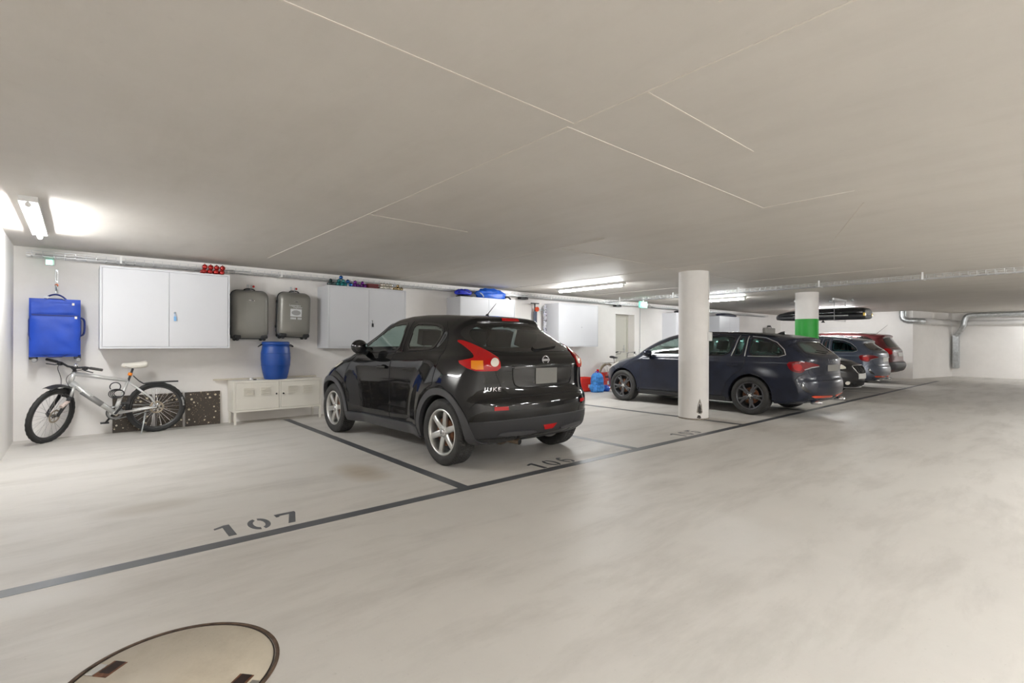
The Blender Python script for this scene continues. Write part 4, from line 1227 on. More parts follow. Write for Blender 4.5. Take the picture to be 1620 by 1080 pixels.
cabinet(16.05, 17.48, 1.12, 2.13, 'white wall cabinet right of the plain column with dark bags on top')

# ---------------------------------------------------------------- cable trays of welded wire
def wire_tray(name, label, L, w, hgt, rot, loc, hangers, hz=.085):
    t = thing(name, label, 'cable tray', loc, rot, 'wire cable trays')
    b = MB()
    for y in np.linspace(-w / 2, w / 2, 5): b.bar((0, y, 0), (L, y, 0), .005, .005)
    for y in (-w / 2, w / 2):
        for z in (hgt * .5, hgt): b.bar((0, y, z), (L, y, z), .004, .004)
    b.build('side_wires', M_WIRE, t)
    c = MB()
    for x in np.arange(.05, L, .1):
        c.bar((x, -w / 2, 0), (x, w / 2, 0), .006, .006)
        for y in (-w / 2, w / 2): c.bar((x, y, 0), (x, y, hgt), .006, .006)
    o = c.build('cross_wires', M_WIRE, t); o['kind'] = 'stuff'
    for x in hangers:
        MB().box(x - .012, x + .012, -w / 2 - .004, -w / 2 + .006, -.012, hz).box(x - .012, x + .012, -w / 2, w / 2, -.014, -.006).build('bracket', M_WHITE_PLASTIC, t)
    return t
wire_tray('cable_tray', 'galvanised wire cable tray running along the back wall under the ceiling', 20.9, .22, .06, 0, (-.48, 8.465, 2.255), np.arange(.9, 20.8, 2.0))
wire_tray('cable_tray', 'galvanised wire cable tray crossing the ceiling towards the driving lane', 15.3, .20, .06, -PI / 2, (10.42, 8.33, 2.275), np.arange(.5, 15, 1.5), .105)
M_CABLE = mat('grey_cable', rgb(188, 188, 190), 0.5)
cb = MB()
for k, (dy, dz) in enumerate([(-.06, .012), (-.03, .012), (.0, .013), (.035, .012), (.065, .012)]):
    cb.tube([(-.4 + .2 * i, 8.465 + dy + .008 * math.sin(i * .7 + k), 2.262 + dz) for i in range(104)], .008, 5)
o = cb.build('power_cables', M_CABLE); tag(o, 'bundle of grey cables lying in the tray along the back wall', 'cable')

# ---------------------------------------------------------------- signs, sensors, conduit
M_EXITG = mat('lit_green_sign', (0.10, 0.55, 0.40), 0.4, emit=1.0, ecol=(0.16, 0.75, 0.52))
M_EXITW = mat('lit_white_symbol', (0.9, 1, 0.95), 0.4, emit=1.5, ecol=(0.85, 1, 0.93))
ex = thing('exit_sign', 'green and white lit exit sign hanging under the cable tray', 'sign', (10.92, 7.55, 2.20))
MB().box(-.16, .16, -.02, .02, -.08, .08).build('sign_panel', M_EXITG, ex, .004)
sy = MB(); sy.box(.03, .12, -.023, -.019, -.06, .06); sy.prism([(-.10, .0), (-.05, .045), (-.05, .018), (.0, .018), (.0, -.018), (-.05, -.018), (-.05, -.045)], .019, .023, Matrix.Rotation(PI / 2, 4, 'X'))
sy.build('symbol', M_EXITW, ex)
MB().box(-.02, .02, -.01, .01, .08, H - 2.20).build('hanger', M_WHITE_PLASTIC, ex)
e2 = thing('emergency_light', 'small green lit emergency light on the wall above the blue suitcase', 'light', (-.27, YB, 2.21))
MB().box(-.045, .045, -.05, 0, -.035, .035).build('housing', M_WHITE_PLASTIC, e2, .006)
MB().box(-.04, .02, -.056, -.048, -.03, .03).build('lens', mat('green_glow_lens', (0.3, 1, 0.7), 0.4, emit=6.0, ecol=(0.2, 1, 0.6)), e2)
for x, lb in ((7.65, 'small black box sensor under the tray left of the hanging scooter'), (11.10, 'small black box sensor under the tray above the door')):
    t = thing('wall_sensor', lb, 'sensor', (x, 8.50, 2.25), 0, 'black box sensors under the tray')
    MB().box(-.11, .11, -.06, .06, -.045, .045).build('casing', M_PLASTIC_DARK, t, .006)
    MB().lathe([(0, .02), (.022, .018), (.026, 0)], 16, Matrix.Translation((.04, -.06, 0)) @ Matrix.Rotation(PI / 2, 4, 'X')).build('lens', M_GLOSS_BLACK, t)
    MB().box(-.02, .02, .06, YB - 8.50, -.02, .02).build('arm', M_PLASTIC_DARK, t)
t = thing('conduit', 'thin white conduit dropping to a socket right of the door', 'conduit', (12.27, YB, 0))
MB().tube([(0, -.012, 1.06), (0, -.012, 2.26)], .010, 8).build('pipe', M_CABLE, t)
MB().box(-.04, .04, -.05, 0, .94, 1.06).build('socket', M_WHITE_PLASTIC, t, .008)

# ---------------------------------------------------------------- hooks on the wall
def hook(x, z, label, knob=None, L=.28):
    t = thing('wall_hook', label, 'hook', (x, YB, z), 0, 'wall hooks for the suitcases')
    b = MB(); b.box(-.014, -.006, -.012, 0, -L, 0); b.box(.006, .014, -.012, 0, -L, 0); b.box(-.014, .014, -.006, 0, -L, -L + .03); b.box(-.014, .014, -.006, 0, -.03, 0); b.box(-.014, .014, -.006, 0, -L * .5 - .01, -L * .5 + .01)
    b.build('rail', M_STEEL, t, .002)
    h = MB(); h.tube([(0, -.01, -L + .05), (0, -.16, -L + .03), (0, -.20, -L + .05), (0, -.21, -L + .09)], .008, 8)
    h.build('hook_arm', M_STEEL, t)
    if knob:
        MB().ball((.0 if L > .2 else .07, -.03 if L > .2 else -.05, -.2 if L > .2 else -.03), .018, 12, 8).build('knob', knob, t)
    return t
M_HOOKRED = mat('red_hook_cap', rgb(205, 40, 30), 0.4)
hook(-.21, 2.13, 'tall steel hook rail holding the blue suitcase', mat('orange_cap', rgb(226, 110, 60), .4), .30)
hook(1.99, 2.11, 'steel wall hook with red cap holding the plain grey suitcase', M_HOOKRED, .12)
hook(2.63, 2.12, 'steel wall hook with red cap holding the grey suitcase with printed front', M_HOOKRED, .12)

# ---------------------------------------------------------------- blue soft suitcase
M_BLUE = mat('royal_blue_nylon', rgb(8, 62, 168), 0.55, noise=0.12, nscale=6, bump=0.25, bscale=9)
M_BLUED = mat('dark_blue_trim', rgb(10, 36, 110), 0.6)
M_GREYW = mat('grey_caster', rgb(150, 150, 150), 0.5)
sc = thing('suitcase', 'royal blue soft suitcase with wheels hanging on the wall', 'suitcase', (-.215, YB, 1.03), 0, 'suitcases hanging on the wall')
def cushion(x0, x1, y0, y1, z0, z1, bulge, n=14, seed=1):
    """box whose front (-y) face swells softly with creases"""
    rnd = random.Random(seed)
    cr = [(rnd.uniform(x0, x1), rnd.uniform(z0, z1), rnd.uniform(0, PI), rnd.uniform(.03, .06)) for _ in range(7)]
    b = MB(); vs = []
    for j in range(n + 1):
        for i in range(n + 1):
            u, v = i / n, j / n
            x, z = x0 + (x1 - x0) * u, z0 + (z1 - z0) * v
            e = (1 - (2 * u - 1) ** 6) * (1 - (2 * v - 1) ** 6)
            y = y0 - bulge * e
            for (cx, cz, a, w) in cr:
                dl = (x - cx) * math.sin(a) - (z - cz) * math.cos(a); al = (x - cx) * math.cos(a) + (z - cz) * math.sin(a)
                y += bulge * .35 * math.exp(-(dl / w) ** 2) * math.exp(-(al / .18) ** 2) * e
            vs.append((x, y, z))
    fs = [(j * (n + 1) + i, j * (n + 1) + i + 1, (j + 1) * (n + 1) + i + 1, (j + 1) * (n + 1) + i) for j in range(n) for i in range(n)]
    b.add(vs, fs, True)
    rim = [j for j in range(n + 1)] + [(k + 1) * (n + 1) - 1 for k in range(1, n + 1)] + [n * (n + 1) + i for i in range(n - 1, -1, -1)] + [k * (n + 1) for k in range(n - 1, 0, -1)]
    k0 = len(rim)
    P = [vs[i] for i in rim]
    b.add(P + [(p[0], y1, p[2]) for p in P], [(i, (i + 1) % k0, k0 + (i + 1) % k0, k0 + i) for i in range(k0)] + [tuple(range(k0, 2 * k0))])
    return b
cushion(-.235, .235, -.265, -.03, 0, .71, .02, 16, 3).build('case_body', M_BLUE, sc, .02, 2)
cushion(-.215, .215, -.288, -.27, .03, .50, .022, 18, 5).build('front_pocket', M_BLUE, sc, .008, 2)
cushion(-.215, .215, -.286, -.27, .52, .67, .014, 12, 8).build('upper_pocket', M_BLUE, sc, .008, 2)
MB().bar((-.21, -.29, .51), (.215, -.29, .505), .012, .012).build('zip', M_BLUED, sc)
pp = chaikin([(-.235, 0), (.235, 0), (.235, .71), (-.235, .71)], 2)
MB().tube([(x, -.262, z) for x, z in pp], .008, 6, True).build('piping', M_BLUED, sc)
for zx in ((.165, .665), (.19, .50)):
    MB().box(zx[0] - .012, zx[0] + .012, -.305, -.295, zx[1] - .03, zx[1]).build('zip_pull', M_CHROME, sc)
MB().tube(chaikin([(-.10, -.16, .71), (-.06, -.17, .755), (.0, -.17, .775), (.06, -.17, .755), (.10, -.16, .71)], 2, False), .010, 6).build('top_handle', M_BLUED, sc)
MB().tube(chaikin([(.235, -.15, .26), (.27, -.15, .28), (.275, -.15, .40), (.27, -.15, .47), (.235, -.15, .49)], 2, False), .012, 6).build('side_handle', M_BLUED, sc)
MB().box(-.11, -.06, -.20, -.19, .72, .745, Matrix.Rotation(.0, 4, 'Y')).build('luggage_tag', M_WHITE_PLASTIC, sc)
for x in (-.20, .205):
    for y in (-.235, -.07):
        w = MB().box(x - .035, x + .035, y - .03, y + .03, -.03, .03).build('caster', M_PLASTIC_DARK, sc, .01)
        MB().lathe([(0, .016), (.010, .018), (.022, .018), (.026, .012), (.026, -.012), (.022, -.018), (0, -.018)], 18, Matrix.Translation((x + .01, y - .015, -.04)) @ Matrix.Rotation(PI / 2, 4, 'X')).build('caster_wheel', M_GREYW, w)

# ---------------------------------------------------------------- grey hard-shell suitcases
M_SHELL = mat('grey_polycarbonate', rgb(128, 126, 120), 0.38, 0.25, noise=0.05, nscale=5)
M_SHELLD = mat('charcoal_shell_edge', rgb(62, 62, 60), 0.4, 0.2)
M_PRINT = mat('white_print', rgb(208, 210, 212), 0.6)
def rrect(w, h, r, n=6):
    out = []
    for cx, cz, a in ((w / 2 - r, h / 2 - r, 0), (-w / 2 + r, h / 2 - r, PI / 2), (-w / 2 + r, -h / 2 + r, PI), (w / 2 - r, -h / 2 + r, 1.5 * PI)):
        for i in range(n + 1):
            t = a + PI / 2 * i / n
            out.append((cx + r * math.cos(t), cz + r * math.sin(t)))
    return out
def loft(rows, cap0=True, cap1=True):
    n = len(rows[0]); b = MB()
    vs = [p for r in rows for p in r]
    fs = [(i * n + k, i * n + (k + 1) % n, (i + 1) * n + (k + 1) % n, (i + 1) * n + k) for i in range(len(rows) - 1) for k in range(n)]
    b.add(vs, fs, True)
    if cap0: b.f.append(tuple(range(n))[::-1]); b.s.append(False)
    if cap1: b.f.append(tuple(range((len(rows) - 1) * n, len(rows) * n))); b.s.append(True)
    return b
def hardcase(x, z, w, h, label, rot):
    t = thing('suitcase', label, 'suitcase', (x, YB - .16, z), 0, 'suitcases hanging on the wall')
    t.rotation_euler = (0, rot, 0)
    front = [(w - .0, h, .09, .0), (w, h, .09, -.06), (w - .03, h - .03, .085, -.10), (w - .09, h - .10, .07, -.125), (w - .16, h - .17, .05, -.135)]
    loft([[(p[0], y, p[1]) for p in rrect(a, b, r)] for a, b, r, y in front], False).build('front_shell', M_SHELL, t)
    back = [(w, h, .09, .0), (w, h, .09, .06), (w - .03, h - .03, .085, .11), (w - .09, h - .09, .07, .13)]
    loft([[(p[0], y, p[1]) for p in rrect(a, b, r)] for a, b, r, y in back], False).build('back_shell', M_SHELLD, t)
    MB().tube([(p[0], .0, p[1]) for p in rrect(w + .004, h + .004, .09)], .012, 6, True).build('seam_band', M_PLASTIC_DARK, t)
    MB().tube(chaikin([(-.08, 0, h / 2), (-.06, 0, h / 2 + .035), (.06, 0, h / 2 + .035), (.08, 0, h / 2)], 2, False), .010, 6).build('top_handle', M_PLASTIC_DARK, t)
    for z_ in (-.2, .2):
        MB().box(-w / 2 - .02, -w / 2 + .01, -.02, .02, z_ - .02, z_ + .02).build('side_foot', M_PLASTIC_DARK, t, .006)
    for sx in (-1, 1):
        for sy in (-1, 1):
            c = MB().box(sx * (w / 2 - .07) - .05, sx * (w / 2 - .07) + .05, sy * .09 - .035, sy * .09 + .035, -h / 2 - .005, -h / 2 + .05).build('caster', M_PLASTIC_DARK, t, .015)
            MB().lathe([(0, .014), (.024, .014), (.026, .01), (.026, -.01), (.024, -.014), (0, -.014)], 16, Matrix.Translation((sx * (w / 2 - .07), sy * .09, -h / 2 - .012)) @ Matrix.Rotation(PI / 2, 4, 'X')).build('caster_wheel', M_PLASTIC_DARK, c)
    MB().lathe([(0, .004), (.028, .003), (.032, 0)], 20, Matrix.Translation((.0, -.135, h * .30)) @ Matrix.Rotation(PI / 2, 4, 'X') @ Matrix.Diagonal((1.2, .3, 1, 1))).build('badge', M_CHROME, t)
    return t
hardcase(1.975, 1.635, .51, .72, 'plain grey hard-shell suitcase hanging next to the cabinet', .0)
h2 = hardcase(2.62, 1.655, .49, .70, 'grey hard-shell suitcase with white printed panel hanging above the barrel', .03)
lab = MB().box(-.085, .085, -.1385, -.134, -.03, .09).build('printed_panel', M_PRINT, h2)
MB().lathe([(0, .0), (.05, 0)], 24, Matrix.Translation((.0, -.1392, .03)) @ Matrix.Rotation(PI / 2, 4, 'X') @ Matrix.Diagonal((1.4, .8, 1, 1))).build('printed_oval', mat('grey_print', rgb(150, 150, 150), .6), lab)
for txt, zz, sz, xx in (('Legendary', .145, .042, -.02), ('Explorer', .115, .038, .025)):
    me = text_mesh(txt, sz, .0004, 0, 1.0); me.materials.append(M_PRINT)
    o = link(bpy.data.objects.new('printed_lettering', me), h2); o.rotation_euler = (PI / 2, 0, 0); o.location = (xx, -.137, zz)
for k in range(8):
    if k == 4: continue
    xx = -.08 + .0215 * k
    MB().box(xx, xx + .015, -.138, -.134, -.075, -.045).build('printed_block', M_PRINT, h2)

# ---------------------------------------------------------------- locker bench, board and barrel
lk = thing('locker_bench', 'low cream steel locker on legs with louvred doors under the barrel', 'locker', (1.71, 8.20, 0))
LW, LD, Z0, Z1 = 1.285, .37, .185, .645
MB().box(0, LW, .014, LD, Z0, Z1).build('carcass', M_CREAM_METAL, lk, .004)
fr = MB(); fr.box(0, LW, 0, .014, Z0, Z0 + .028); fr.box(0, LW, 0, .014, Z1 - .03, Z1); fr.box(0, .03, 0, .014, Z0 + .028, Z1 - .03); fr.box(LW - .03, LW, 0, .014, Z0 + .028, Z1 - .03); fr.box(LW / 2 - .012, LW / 2 + .012, 0, .014, Z0 + .028, Z1 - .03)
fr.build('front_frame', M_CREAM_METAL, lk)
for k, (a, b) in enumerate(((.034, LW / 2 - .016), (LW / 2 + .016, LW - .034))):
    d = MB().box(a, b, .002, .013, Z0 + .032, Z1 - .034).build('door', M_CREAM_METAL, lk, .002)
    for gx in (a + .10, a + .33):
        for r in range(5):
            MB().bar((gx, .0, Z1 - .11 - .026 * r), (gx + .14, .0, Z1 - .11 - .026 * r), .026, .011).build('louvre', M_CREAM_METAL, d)
    kx = b - .035 if k == 0 else a + .035
    MB().lathe([(0, .014), (.012, .012), (.012, 0)], 14, Matrix.Translation((kx, .002, .43)) @ Matrix.Rotation(PI / 2, 4, 'X')).build('knob', M_GLOSS_BLACK, d)
for x in (.012, LW - .042):
    for y in (.0, LD - .03):
        MB().box(x, x + .03, y, y + .03, 0, Z0).build('leg', M_CREAM_METAL, lk, .003)
bd = MB().box(1.52, 3.02, 8.52, 8.597, .6455, .665).build('board', mat('pale_board', rgb(214, 206, 190), .6, noise=.06), None, .003)
tag(bd, 'long pale board lying along the back of the cream locker', 'board')
cp = thing('small_white_cap', 'small white plastic cap standing on the locker left of the barrel', 'pot', (1.98, 8.33, .6455))  # loose white plastic cap, modelled as a plain turned shape
MB().lathe([(0, .035), (.022, .034), (.026, .0), (0, 0)], 16).build('cap_body', M_WHITE_PLASTIC, cp)
MB().box(.03, .07, -.01, .01, 0, .012).build('cap_clip', M_PLASTIC_DARK, cp)
M_BARREL = mat('blue_plastic_drum', rgb(14, 64, 142), 0.42, noise=0.06, nscale=7)
br = thing('plastic_barrel', 'bright blue plastic barrel standing on the cream locker', 'barrel', (2.33, 8.345, .6455))
hh = .585
MB().lathe([(0, .0), (.150, .0), (.163, .012), (.185, .10), (.205, .22), (.212, .32), (.208, .42), (.197, .495), (.190, .525), (.183, .53)], 48).build('drum', M_BARREL, br)
MB().lathe([(.183, .522), (.198, .526), (.200, .560), (.196, .572), (.186, .574), (.183, .562)], 48).build('neck_ring', M_BARREL, br)
MB().lathe([(0, hh - .02), (.16, hh - .018), (.178, hh - .004), (.186, hh - .006), (.188, .570)], 48).build('lid', M_BARREL, br)
for zr in (.22, .40):
    MB().lathe([(.204 if zr < .3 else .2085, zr - .006), (.2125 if zr < .3 else .2135, zr), (.204 if zr < .3 else .2085, zr + .006)], 48).build('hoop', M_BARREL, br)
for s in (-1, 1):
    MB().tube(chaikin([(s * .195, 0, .545), (s * .235, -.02, .525), (s * .262, -.02, .50), (s * .235, .02, .51), (s * .20, .03, .53)], 1, False), .008, 6).build('grip', M_PLASTIC_DARK, br)

# ---------------------------------------------------------------- speckled boards behind the bike
def speckle_mat():
    m = bpy.data.materials.new('speckled_dark_board'); m.use_nodes = True
    N, L = m.node_tree.nodes, m.node_tree.links
    b = N['Principled BSDF']; b.inputs['Roughness'].default_value = .5
    tc = N.new('ShaderNodeTexCoord')
    last = None
    prev = (*rgb(66, 58, 50), 1)
    for sc_, th, col in ((15, .20, rgb(206, 196, 170)), (38, .16, rgb(150, 132, 108)), (9, .12, rgb(226, 220, 205))):
        v = N.new('ShaderNodeTexVoronoi'); v.inputs['Scale'].default_value = sc_; v.inputs['Randomness'].default_value = 1
        L.new(tc.outputs['Object'], v.inputs['Vector'])
        ns = N.new('ShaderNodeTexNoise'); ns.inputs['Scale'].default_value = sc_ * .35
        L.new(tc.outputs['Object'], ns.inputs['Vector'])
        mu = N.new('ShaderNodeMath'); mu.operation = 'MULTIPLY'; mu.inputs[1].default_value = th * 2.4
        pw = N.new('ShaderNodeMath'); pw.operation = 'POWER'; pw.inputs[1].default_value = 2.2
        L.new(ns.outputs['Fac'], pw.inputs[0]); L.new(pw.outputs[0], mu.inputs[0])
        lt = N.new('ShaderNodeMath'); lt.operation = 'LESS_THAN'
        mu2 = N.new('ShaderNodeMath'); mu2.operation = 'ADD'; mu2.inputs[1].default_value = 0.08
        L.new(mu.outputs[0], mu2.inputs[0])
        L.new(v.outputs['Distance'], lt.inputs[0]); L.new(mu2.outputs[0], lt.inputs[1])
        mx = N.new('ShaderNodeMix'); mx.data_type = 'RGBA'
        L.new(lt.outputs[0], mx.inputs['Factor'])
        if last is None: mx.inputs['A'].default_value = prev
        else: L.new(last, mx.inputs['A'])
        mx.inputs['B'].default_value = (*col, 1)
        last = mx.outputs['Result']
    L.new(last, b.inputs['Base Color'])
    return m
M_SPECK = speckle_mat()
for (a, b, lb) in ((.346, .775, 'dark speckled stone panel leaning on the wall behind the bike crank'), (.815, 1.135, 'dark speckled stone panel leaning on the wall behind the bike rear wheel'), (1.165, 1.61, 'dark speckled stone panel leaning on the wall nearest the cream locker')):
    o = bpy.data.objects.new('stone_panel', MB().box(-(b - a) / 2, (b - a) / 2, -.01, .01, 0, .49).mesh('stone_panel', M_SPECK)); link(o)
    o.location = ((a + b) / 2, YB - .045, 0.0); o.rotation_euler = (-.055, 0, 0)
    md = o.modifiers.new('bevel', 'BEVEL'); md.width = .002
    tag(o, lb, 'panel', 'speckled panels against the wall')
# ---------------------------------------------------------------- bicycles
def bike_wheel_parts(R, tr, tyre_m, rim_m, knobs=0, nsp=28):
    b = MB()
    n, m = 64, 10
    vs = []
    for i in range(n):
        a = 2 * PI * i / n
        for k in range(m):
            t = 2 * PI * k / m
            kk = .004 if (knobs and (i % 2) and math.cos(t) > .2) else 0
            rr = R - tr + (tr + kk) * math.cos(t)
            vs.append((rr * math.cos(a), (tr + kk * .5) * math.sin(t) * .95, rr * math.sin(a)))
    b.add(vs, [(i * m + k, i * m + (k + 1) % m, ((i + 1) % n) * m + (k + 1) % m, ((i + 1) % n) * m + k) for i in range(n) for k in range(m)], True)
    ty = b.mesh('tyre', tyre_m)
    rr = R - 2 * tr
    rim = MB().lathe([(rr + .004, .013), (rr - .014, .010), (rr - .018, 0), (rr - .014, -.010), (rr + .004, -.013)], 64, RY).mesh('rim', rim_m)
    sp = MB()
    for i in range(nsp):
        a = 2 * PI * i / nsp; s = 1 if i % 2 else -1; a2 = a + (.5 if (i // 2) % 2 else -.5)
        sp.bar((.022 * math.cos(a2), s * .028, .022 * math.sin(a2)), ((rr - .012) * math.cos(a), 0, (rr - .012) * math.sin(a)), .0022, .0022, (0, 1, 0))
    spk = sp.mesh('spokes', M_CHROME)
    hub = MB().lathe([(0, .05), (.012, .05), (.012, .034), (.026, .032), (.026, .026), (.014, .022), (.014, -.022), (.026, -.026), (.026, -.032), (.012, -.034), (.012, -.05), (0, -.05)], 18, RY).mesh('hub', M_PLASTIC_DARK)
    disc = MB()
    for k in range(1):
        disc.lathe([(.062, .040), (.082, .040), (.082, .037), (.062, .037)], 36, RY, closed_prof=True)
    for k in range(6):
        a = 2 * PI * k / 6
        disc.bar((.015 * math.cos(a), .0385, .015 * math.sin(a)), (.07 * math.cos(a + .5), .0385, .07 * math.sin(a + .5)), .008, .003, (0, 1, 0))
    return ty, rim, spk, hub, disc.mesh('brake_rotor', mat('rotor_steel', rgb(170, 158, 140), .4, .8))
def put_wheel(parts, loc, parent, rot=None, disc=True):
    w = link(bpy.data.objects.new('wheel', parts[0]), parent)
    w.location = loc
    if rot is not None: w.rotation_euler = rot
    for k, nm in enumerate(('rim', 'spokes', 'hub', 'brake_rotor')):
        if nm == 'brake_rotor' and not disc: continue
        link(bpy.data.objects.new(nm, parts[k + 1]), w)
    return w
M_FRAME = mat('silver_white_frame', rgb(206, 206, 204), 0.3, 0.35)
M_GREYF = mat('grey_frame_band', rgb(150, 150, 150), 0.35, 0.4)
M_BTYRE = mat('bike_tyre', (0.018, 0.018, 0.018), 0.8)
M_SADDLE = mat('white_saddle', rgb(226, 222, 212), 0.5)
M_ORANGE = mat('orange_clamp', rgb(236, 132, 20), 0.45)
mb = thing('mountain_bike', 'silver-white mountain bike with black mudguards standing in front of the wall', 'bicycle', (.803, 8.335, 0), PI)
WP = bike_wheel_parts(.335, .027, M_BTYRE, mat('black_rim', (.03, .03, .03), .35), 1)
RH, BB, ST, HT, HB = Vector((0, 0, .335)), Vector((.44, 0, .29)), Vector((.308, 0, .705)), Vector((.843, 0, .835)), Vector((.880, 0, .690))
put_wheel(WP, RH, mb)
fb = MB()
fb.tube([BB, BB.lerp(HB, .5), HB + Vector((-.01, 0, .02))], [.030, .033, .036], 12); fb.tube([HT + Vector((-.01, 0, -.02)), ST], [.027, .019], 12)
fb.tube([BB, ST], .017, 12); fb.tube([HB, HT], .025, 12)
for s in (1, -1):
    fb.tube([BB + Vector((-.02, s * .02, 0)), RH + Vector((.05, s * .062, 0)), RH + Vector((0, s * .064, 0))], [.018, .014, .011], 8)
    fb.tube([ST + Vector((-.01, s * .015, -.02)), RH + Vector((.06, s * .056, .13)), RH + Vector((0, s * .062, .01))], [.014, .012, .010], 8)
fb.lathe([(0, -.036), (.024, -.036), (.024, .036), (0, .036)], 16, Matrix.Translation(BB) @ RY)
fb.build('frame', M_FRAME, mb)
MB().tube([BB.lerp(HB, .30), BB.lerp(HB, .75)], .0345, 12).build('frame_band', M_GREYF, mb)
sp = MB(); sp.tube([ST + Vector((.004, 0, -.03)), Vector((.255, 0, .865))], .0135, 10); sp.build('seat_post', M_PLASTIC_DARK, mb)
MB().lathe([(.0145, -.02), (.024, -.018), (.024, .018), (.0145, .02)], 14, Matrix.Translation((.284, 0, .79)) @ Matrix.Rotation(-.3, 4, 'Y')).build('mudguard_clamp', M_ORANGE, mb)
# saddle: loft from nose to tail
rows = []
for x, w, z, t in ((.375, .012, .905, .012), (.36, .02, .91, .022), (.30, .028, .905, .028), (.22, .04, .905, .032), (.16, .062, .912, .036), (.12, .068, .92, .036), (.10, .055, .92, .028), (.092, .02, .915, .012)):
    rows.append([(x, w * math.cos(a), z + t * math.sin(a) * 1.3) for a in np.linspace(0, 2 * PI, 15)[:-1]])
loft(rows).build('saddle', M_SADDLE, mb)
MB().tube([(.34, .02, .895), (.26, .022, .872), (.13, .03, .895)], .004, 6).tube([(.34, -.02, .895), (.26, -.022, .872), (.13, -.03, .895)], .004, 6).build('saddle_rails', M_CHROME, mb)
MB().lathe([(.085, .044), (.094, .044), (.094, .040), (.085, .040)], 36, Matrix.Translation(BB) @ Matrix.Rotation(PI / 2, 4, 'X'), closed_prof=True).build('chainring', M_PLASTIC_DARK, mb)
MB().lathe([(.06, .041), (.086, .044), (.086, .040), (.06, .038)], 36, Matrix.Translation(BB) @ Matrix.Rotation(PI / 2, 4, 'X'), closed_prof=True).build('chain_guard', M_GREYF, mb)
for s, dx, dz in ((1, -.10, .135), (-1, .10, -.135)):
    e = BB + Vector((dx, s * .085, dz))
    c = MB().tube([BB + Vector((0, s * .045, 0)), BB + Vector((0, s * .07, 0)), e + Vector((0, 0, 0))], [.014, .015, .011], 8).build('crank_arm', M_PLASTIC_DARK, mb)
    MB().box(e.x - .045, e.x + .045, e.y + s * .012 - (0 if s > 0 else .085), e.y + s * .012 + (.085 if s > 0 else 0), e.z - .009, e.z + .009).build('pedal', M_PLASTIC_DARK, c, .004)
ch = MB()
for dz in (1, -1):
    ch.tube([BB + Vector((0, -.042, .09 * dz)), RH + Vector((0, -.042, .035 * dz))], .005, 5)
ch.build('chain', M_STEEL, mb)
MB().lathe([(.018, -.045), (.045, -.045), (.045, -.02), (.018, -.02)], 24, Matrix.Translation(RH) @ RY).build('cassette', M_STEEL, mb)
MB().tube([RH + Vector((0, -.05, 0)), RH + Vector((.03, -.055, -.08)), RH + Vector((.06, -.05, -.12))], .012, 6).build('rear_derailleur', M_PLASTIC_DARK, mb)
MB().tube([Vector((.125, .075, .275)), Vector((.15, .115, .13)), Vector((.178, .155, .006))], [.012, .008, .007], 8).build('kickstand', M_STEEL, mb)
def guard(R, a0, a1, w, c, n=18, drop=.012):
    rows = []
    for i in range(n + 1):
        a = a0 + (a1 - a0) * i / n
        rr = R
        row = []
        for k in range(7):
            t = -1 + 2 * k / 6
            r2 = rr - drop * t * t * 1.5
            row.append(Vector((c[0] + r2 * math.cos(a), w * t, c[2] + r2 * math.sin(a))))
        rows.append(row)
    return rows
def sheet(rows, th=.003):
    b = MB(); n, m = len(rows), len(rows[0])
    vs = [p for r in rows for p in r] + [p - Vector((0, 0, th)) for r in rows for p in r]
    o = n * m
    fs = [(i * m + k, i * m + k + 1, (i + 1) * m + k + 1, (i + 1) * m + k) for i in range(n - 1) for k in range(m - 1)]
    fs += [tuple(o + q for q in f[::-1]) for f in fs]
    b.add(vs, fs, True)
    per = [k for k in range(m)] + [i * m + m - 1 for i in range(1, n)] + [(n - 1) * m + k for k in range(m - 2, -1, -1)] + [i * m for i in range(n - 2, 0, -1)]
    b.f += [(per[i], per[(i + 1) % len(per)], o + per[(i + 1) % len(per)], o + per[i]) for i in range(len(per))]; b.s += [False] * len(per)
    return b
# rear mudguard: arm from the seat post, then a long flat blade
rows = []
for x, z, w in ((.25, .775, .012), (.19, .705, .014), (.14, .668, .03), (.05, .678, .035), (-.06, .682, .036), (-.16, .684, .03), (-.25, .683, .010)):
    rows.append([Vector((x, w * t, z - .012 * t * t)) for t in np.linspace(-1, 1, 7)])
sheet(rows, .007).build('rear_mudguard', M_PLASTIC_DARK, mb)
# lock hanging in the frame
lkb = MB()
for k in range(4):
    r = .055 + .008 * k
    lkb.tube([(.40 + .01 * k + r * math.cos(a), .035 + .006 * k, .545 + r * .75 * math.sin(a)) for a in np.linspace(0, 2 * PI, 21)[:-1]], .006, 6, True)
lkb.tube([(.44 + .055 * math.cos(a), .04, .635 + .055 * math.sin(a)) for a in np.linspace(-.6, PI + .8, 18)], .007, 6)
lkb.build('cable_lock', M_PLASTIC_DARK, mb)
MB().tube([(.392, .0, .47), (.42, .0, .37)], .024, 12).build('pump_bottle', M_WHITE_PLASTIC, mb)
